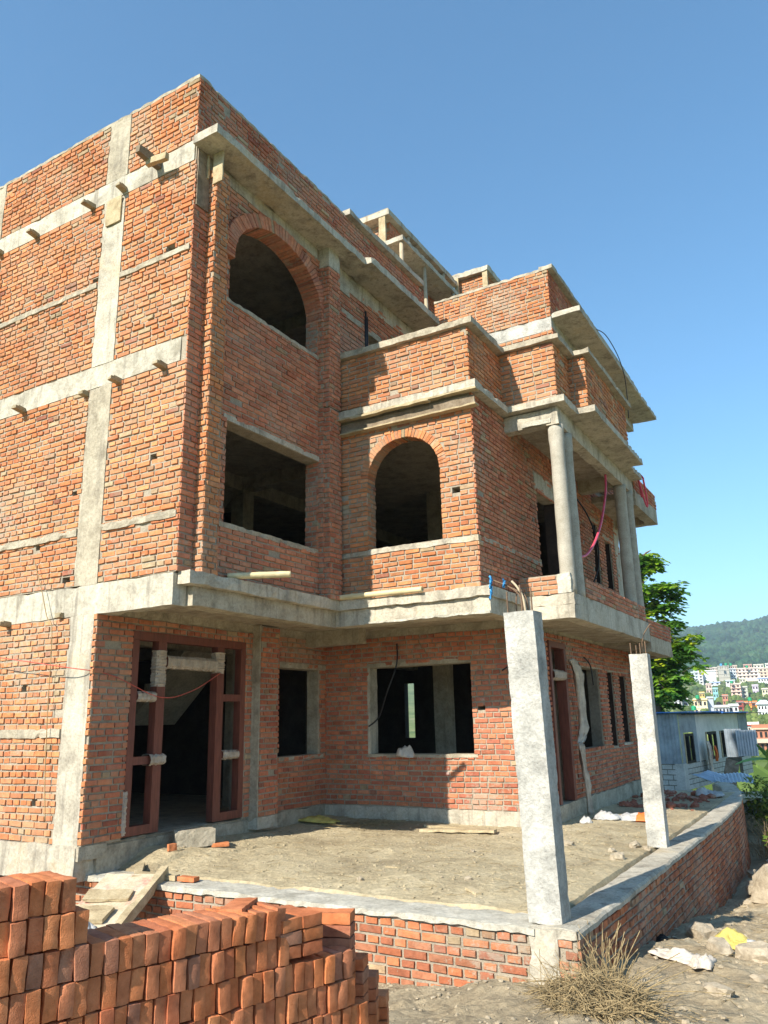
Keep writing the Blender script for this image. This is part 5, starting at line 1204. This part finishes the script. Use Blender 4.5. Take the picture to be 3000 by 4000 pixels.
# ------------------------------------------------------------------ the tree beyond the shed
def big_tree():
    bx, by, bz = -8.3, 40.0, -3.3
    root = empty('tree', (bx, by, bz), 'tall leafy tree with layered yellow green sprays behind the shed', 'tree'); rg = random.Random(15)
    m2 = MB(); tr = smoothpts([(bx, by, bz - .2), (bx + .05, by, -1), (bx - .15, by, 1.4), (bx - .35, by, 3.4), (bx - .2, by, 5.6), (bx + .1, by, 7.8)], 4); tube(m2, tr, .34, 10, 0, .07)
    m = MB()
    tips = []
    for (z, dx, dy, dz, sz) in [(1.2, 1.5, -.5, .6, 1), (1.6, -1.8, .2, .8, 1), (2.2, 1.4, .3, .6, 1.1), (3.0, 1.75, -.4, .15, 1), (3.2, -2, -.3, .6, 1), (3.6, 1.9, .2, -.1, .9), (4.2, 1.2, -.3, .2, .9), (4.6, -1.7, .3, .5, 1), (5.2, 1.35, .1, .2, .9), (5.4, .6, -.5, .5, .8), (6.2, -1.2, 0, .5, .8), (6.0, 1.3, -.1, .0, .7), (7.0, .35, .2, .6, .7), (7.4, -.6, -.2, .5, .7), (7.6, .6, -.1, .35, .6), (1.0, .6, -1.4, .5, 1), (2.6, .3, -1.6, .4, 1), (4.0, -.2, -1.3, .4, .9), (.6, 1.0, .6, .5, .9), (1.8, .2, -.9, .3, 1), (.9, -.8, -.8, .4, 1), (3.4, .5, 1.2, .3, .9)]:
        p0 = Vector((bx - .2, by, z - .5)); p1 = Vector((bx + dx * .86, by + dy, z + dz)); mid = p0.lerp(p1, .5) + Vector((0, 0, .25))
        tube(m2, smoothpts([p0, mid, p1], 3), .075, 6, 0, .02)
        for q in range(int(11 * sz) + 2):
            t = rg.uniform(.35, 1.1); c = p0.lerp(p1, t) + Vector((rg.gauss(0, .3), rg.gauss(0, .3), rg.gauss(0, .16)))
            tube(m2, [p0.lerp(p1, min(1, t)), c], .012, 4, 0, .006)
            # a spray: arching twigs with long leaflets on both sides, drooping
            for s in range(6):
                a = rg.uniform(0, 6.28); d = Vector((math.cos(a), math.sin(a), rg.uniform(-.1, .45))); ln = rg.uniform(.4, .75)
                lit = rg.random() < .35  # sunlit look painted in: these sprays get a brighter, yellower tint
                for k in range(9):
                    t2 = .2 + .8 * k / 8; b = c + d * ln * t2 + Vector((0, 0, -.25 * t2 * t2))
                    sd2 = Vector((-d.y, d.x, 0)) * (1 if k % 2 else -1)
                    l = (sd2 * .75 + d * .5 + Vector((0, 0, -.35 + rg.gauss(0, .2)))).normalized() * rg.uniform(.26, .42)
                    wv = l.cross(Vector((rg.gauss(0, .4), rg.gauss(0, .4), 1))).normalized() * .085
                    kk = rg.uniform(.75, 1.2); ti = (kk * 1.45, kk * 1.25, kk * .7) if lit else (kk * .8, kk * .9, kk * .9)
                    m.add([b, b + l * .5 + wv, b + l, b + l * .5 - wv], [(0, 1, 2, 3)], 0, ti)
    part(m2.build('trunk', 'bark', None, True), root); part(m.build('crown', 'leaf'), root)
big_tree()

# ------------------------------------------------------------------ town on the far slope
rt = random.Random(31)
def pos(azd, r): return (r * math.sin(rad(azd)), r * math.cos(rad(azd)))
def town_house(a0, a1, e0, e1, r, colr, fl, label, roof=(.45, .43, .4), wins=3, rz=None, dep=9, bands=None, side=None, group='houses of the far town', pitched=None):
    am = (a0 + a1) / 2; x, y = pos(am, r); wd = r * rad(a1 - a0); z0 = r * math.tan(rad(e0)); z1 = r * math.tan(rad(e1)); h = z1 - z0
    key = 'wallpaint_%d' % len(bpy.data.materials); mt = mat_plain(key, colr, .9, .08, .3)
    rm = mat_plain(key + '_roof', roof, .9, .15, .5); bm_ = mat_plain(key + '_band', bands or tuple(c * .8 for c in colr), .9, .1, .5); gl = M['dark']
    root = empty('town_house', (x, y, z0), label, 'house', group); rot = Matrix.Translation((x, y, z0)) @ Matrix.Rotation(-rad(am) if rz is None else rz, 4, 'Z')
    def Bx(n, m, x0, x1, y0, y1, za, zb):
        mb = MB(); rough_box(mb, x0, x1, y0, y1, za, zb, seg=100, j=0, rot=rot); return part(mb.build(n, m), root)
    Bx('wall', mt, -wd / 2, wd / 2, 0, dep, -4, h)
    Bx('roof_slab', rm, -wd / 2 - .5, wd / 2 + .5, -.5, dep + .5, h, h + .25)
    if not pitched: Bx('parapet', mt, -wd / 2 - .2, wd / 2 + .2, -.2, .0, h + .25, h + .9); Bx('parapet', mt, wd / 2, wd / 2 + .2, 0, dep, h + .25, h + .9)
    else:
        mb = MB(); w2 = wd / 2 + .8; vs_ = [rot @ Vector(v) for v in ((-w2, -.9, h + .25), (w2, -.9, h + .25), (w2, dep + .9, h + .25), (-w2, dep + .9, h + .25), (-w2 * .3, dep / 2, h + .25 + pitched), (w2 * .3, dep / 2, h + .25 + pitched))]
        mb.add(vs_, [(0, 1, 5, 4), (1, 2, 5), (2, 3, 4, 5), (3, 0, 4), (3, 2, 1, 0)]); part(mb.build('pitched_roof', rm), root)
    fh = h / fl
    for f in range(fl):
        if f: Bx('floor_band', bm_, -wd / 2 - .25, wd / 2 + .25, -.9 if bands else -.25, -.003, f * fh - .2, f * fh + (.5 if bands else .05))
        for q in range(wins):
            cx = -wd / 2 + wd * (q + .5) / wins; ww = min(1.6, wd / wins * .5)
            Bx('window', gl, cx - ww / 2, cx + ww / 2, -.06, .05, f * fh + fh * .34, f * fh + fh * .80)
    return x, y, z1, rot, h
def roof_tank(azd, r, el, mat, label, s=.9):
    x, y = pos(azd, r); z = r * math.tan(rad(el)); root = empty('water_tank', (x, y, z), label, 'water tank', 'rooftop water tanks in the town')
    mb = MB(); pr = [(.0, 1.9), (.35, 1.85), (.5, 1.7), (.95, 1.5), (1.0, 1.3), (1, .75), (.96, .7), (1, .65), (1, .1), (.9, 0), (0, 0)]; n = 14; vs_ = []; fs_ = []
    for rr, zz in pr:
        for k in range(n): t = 6.2832 * k / n; vs_.append((x + rr * s * math.cos(t), y + rr * s * math.sin(t), z + zz * s))
    for i in range(len(pr) - 1):
        for k in range(n): fs_.append((i * n + k, (i + 1) * n + k, (i + 1) * n + (k + 1) % n, i * n + (k + 1) % n))
    mb.add(vs_, fs_); part(mb.build('drum', mat, None, True), root)
    mb = MB()
    for a in (-.7, .7):
        for b in (-.7, .7): tube(mb, [(x + a * s, y + b * s, z - 2.5 * s), (x + a * s, y + b * s, z)], .08, 5)
    part(mb.build('stand', 'rebar'), root)
WHT = (.60, .61, .61)
town_house(-9.38, -8.72, 1.85, 2.62, 700, (.55, .66, .72), 4, 'pale blue white block at the left of the far hilltop row', wins=3)
town_house(-8.68, -7.84, 1.85, 2.68, 690, WHT, 4, 'tall plain white block with windows only on its left edge on the far hilltop row', wins=0)
town_house(-8.92, -8.66, 1.85, 2.6, 684, (.6, .6, .58), 4, 'narrow grey white block squeezed between the two big white blocks', wins=1)
town_house(-7.67, -7.0, 2.0, 2.94, 720, (.40, .38, .32), 4, 'unfinished bare grey concrete block on the far hilltop row', wins=0)
town_house(-6.96, -6.6, 2.0, 2.75, 735, (.52, .57, .62), 4, 'pale blue grey block right of the bare grey block', wins=2)
town_house(-6.48, -5.30, 2.1, 2.74, 740, (.72, .56, .48), 3, 'pink house with dark window rows on the far hilltop', bands=(.7, .6, .52), wins=5)
town_house(-5.2, -4.3, 2.1, 2.7, 760, (.62, .48, .36), 3, 'tan house right of the pink one on the far hilltop', wins=4)
town_house(-8.3, -7.65, 1.75, 1.92, 660, WHT, 1, 'low white house with a blue roof below the hilltop row', roof=(.06, .2, .55), wins=2)
town_house(-7.3, -6.75, 1.78, 2.0, 668, (.6, .6, .58), 1, 'low grey house with a blue green roof below the bare grey block', roof=(.12, .32, .38), wins=2)
town_house(-5.35, -4.7, 1.85, 2.08, 690, WHT, 1, 'low white house with a bright blue roof at the right of the hilltop row', roof=(.06, .2, .6), wins=4)
town_house(-6.45, -6.1, 1.85, 2.1, 685, (.7, .66, .5), 1, 'small cream house under the left end of the pink house', wins=2)
for i, (a, b, t, c) in enumerate([(-9.2, -8.7, 2.86, (.7, .7, .7)), (-8.4, -8.0, 2.85, (.55, .4, .35)), (-7.98, -7.7, 2.88, (.6, .5, .42)), (-6.9, -6.5, 2.95, (.62, .45, .35)), (-6.1, -5.6, 2.98, (.55, .3, .22)), (-5.5, -4.9, 2.95, (.66, .6, .5)), (-4.8, -4.2, 2.98, (.7, .68, .62))]):
    town_house(a, b, 2.35, t, 860, c, 3, ['white', 'reddish brown', 'beige', 'tan', 'brick red', 'cream', 'off white'][i] + ' house peeping over the far hilltop row', wins=3)
town_house(-7.04, -6.45, .62, 1.76, 560, (.70, .50, .40), 5, 'tall pink five storey house standing alone on the green slope', bands=(.66, .44, .36), wins=2)
town_house(-6.44, -6.05, .62, 1.56, 566, (.46, .47, .40), 4, 'grey green rear half adjoining the tall pink house', wins=1)
town_house(-9.43, -8.6, -.2, .82, 400, (.70, .60, .40), 2, 'cream two storey house with a yellow roof edge on the lower slope', roof=(.7, .48, .14), wins=3)
town_house(-8.58, -8.2, -.2, .92, 404, (.42, .45, .52), 2, 'blue grey wing right of the cream house', wins=0)
town_house(-10.64, -10.15, .1, 1.16, 430, WHT, 3, 'white house half hidden by the big tree', wins=2)
town_house(-10.14, -9.75, .1, 1.05, 436, (.48, .48, .47), 3, 'plain grey house just right of the tree trunk', wins=1)
town_house(-8.15, -7.3, -.5, .32, 300, (.44, .45, .48), 2, 'grey flat roofed house behind the shed roof', wins=4)
town_house(-7.3, -6.75, -.5, .38, 310, (.66, .67, .68), 2, 'white house with a dark base between the grey house and the orange one', wins=2)
town_house(-6.80, -6.42, -.7, .62, 420, (.30, .06, .04), 5, 'dark red edge of the striped orange building', wins=1)
town_house(-6.41, -5.62, -.9, .58, 424, (.62, .20, .05), 5, 'striped orange five storey building', bands=(.75, .38, .06), wins=2)
town_house(-5.6, -4.85, -1.2, .42, 330, (.74, .74, .74), 4, 'bright white house with a gabled roof at the right edge', wins=4, pitched=1.6, roof=(.7, .7, .7))
town_house(-4.8, -4.1, -1.2, .6, 420, (.7, .68, .66), 4, 'off white house cut off by the right edge', wins=3)
town_house(-6.75, -5.7, -1.45, -.85, 230, (.70, .66, .62), 1, 'white bungalow with a dark red roof band right of the shed', roof=(.45, .06, .05), wins=3)
town_house(-6.05, -4.9, -2.6, -1.1, 160, (.40, .17, .10), 2, 'unfinished brick house with pale slabs behind the banana plant', roof=(.5, .4, .28), wins=4, bands=(.5, .42, .32))
for a0, a1, r, e, c, l in ((-9.0, -8.7, 520, .55, (.62, .45, .14), 'small mustard house halfway up the green slope'), (-8.15, -7.85, 560, .62, (.25, .50, .52), 'small turquoise house halfway up the green slope'), (-7.62, -7.3, 500, .35, (.52, .22, .14), 'small brick red house on the green slope left of the tall pink house'), (-5.75, -5.4, 600, .95, (.60, .52, .62), 'small lilac house on the slope right of the tall pink house'), (-5.2, -4.85, 540, .85, (.68, .62, .42), 'small pale yellow house on the slope near the right edge'), (-8.55, -8.2, 610, 1.2, (.66, .50, .42), 'small salmon house high on the slope below the white blocks')):
    zt = tz(*pos((a0 + a1) / 2, r)); e0 = math.degrees(math.atan((zt + 1) / r)); town_house(a0, a1, e0, e0 + .62, r, c, 2, l, wins=2, dep=7)
for azd, r, el, m, l, s in ((-9.46, 330, .18, 'green', 'green water tank on a stand left of the cream house', .95), (-9.15, 398, .92, 'green', 'green water tank on the cream house roof', .9), (-6.0, 418, .68, 'green', 'green water tank on the striped orange building', .95), (-5.4, 420, .52, 'green', 'green water tank behind the white gabled house', 1.0), (-7.9, 305, .42, 'dark', 'black water tank on the grey flat roofed house', .8), (-7.15, 690, 3.0, 'green', 'green water tank on the bare grey block', 1.1), (-6.85, 700, 2.98, 'green', 'second green water tank right of the one on the bare grey block', 1.1), (-6.95, 556, 1.83, 'green', 'green water tank on the tall pink house', .9), (-9.05, 690, 2.72, 'green', 'green water tank on the pale blue white block', 1.2), (-7.45, 712, 3.0, 'blue_s', 'blue water tank on the bare grey block', 1.0), (-5.9, 735, 2.8, 'green', 'green water tank on the pink hilltop house', 1.1)):
    roof_tank(azd, r, el, m, l, s)

# ------------------------------------------------------------------ forest and scrub
ico = [(0, 0, 1)] + [(math.cos(a * 1.2566) * .894, math.sin(a * 1.2566) * .894, .447) for a in range(5)] + [(math.cos(a * 1.2566 + .628) * .894, math.sin(a * 1.2566 + .628) * .894, -.447) for a in range(5)]
icf = [(0, 1 + i, 1 + (i + 1) % 5) for i in range(5)] + [(1 + i, 6 + i, 1 + (i + 1) % 5) for i in range(5)] + [(1 + (i + 1) % 5, 6 + i, 6 + (i + 1) % 5) for i in range(5)]
def canopy(name, mat, n, a0, a1, r0, r1, s0, s1, label, sd, cond=None, rp=1):
    rg = random.Random(sd); mb = MB(); c = 0
    while c < n:
        azd = rg.uniform(a0, a1); r = r0 + (r1 - r0) * rg.random() ** rp; x, y = pos(azd, r)
        if cond and not cond(x, y, azd, r): continue
        z = tz(x, y); s = rg.uniform(s0, s1); k = rg.uniform(.65, 1.3); c += 1
        for b in range(2):
            ox, oy, oz = rg.gauss(0, s * .35), rg.gauss(0, s * .35), rg.uniform(.2, .8) * s
            vs_ = [(x + ox + v[0] * s * rg.uniform(.55, .95), y + oy + v[1] * s * rg.uniform(.55, .95), z + oz + v[2] * s * rg.uniform(.6, 1.0)) for v in ico]
            mb.add(vs_, icf, 0, (k, k, k))
    return tag(mb.build(name, mat), label, cat_of(name), kind='stuff')
def cat_of(n): return {'forest': 'forest', 'scrub': 'scrub'}[n]
canopy('forest', 'forest', 5200, -16, 6, 930, 1950, 4, 8.5, 'dense hazy green forest covering the far ridge', 1)
canopy('scrub', 'scrub', 1500, -15, 4, 420, 700, 1.0, 2.8, 'green scrub and small trees on the terraced slope below the town', 2, lambda x, y, a, r: noise.noise(Vector((x * .015, y * .03, 0))) > -.15)
canopy('scrub', 'scrub', 700, -14, 4, 60, 420, .6, 2.2, 'green scrub on the valley floor behind the shed', 3)

# ------------------------------------------------------------------ air
hm = bpy.data.materials.new('air'); hm.use_nodes = True; nt = hm.node_tree; nt.nodes.remove(nt.nodes['Principled BSDF'])
pv = nt.nodes.new('ShaderNodeVolumePrincipled'); pv.inputs['Color'].default_value = (.72, .82, .95, 1); pv.inputs['Density'].default_value = .00036; pv.inputs['Anisotropy'].default_value = .2
nt.links.new(pv.outputs[0], nt.nodes['Material Output'].inputs['Volume'])
zs = [v.co.z for v in C.objects['terrain'].data.vertices]
mb = MB(); rough_box(mb, -2500, 2500, -2500, 2500, min(zs) - 1.5, max(zs) + 25, seg=1e5, j=0); hz = mb.build('haze', hm); tag(hz, 'thin pale haze over the valley', 'haze', kind='stuff')
hm.cycles.homogeneous_volume = True if hasattr(hm.cycles, 'homogeneous_volume') else None
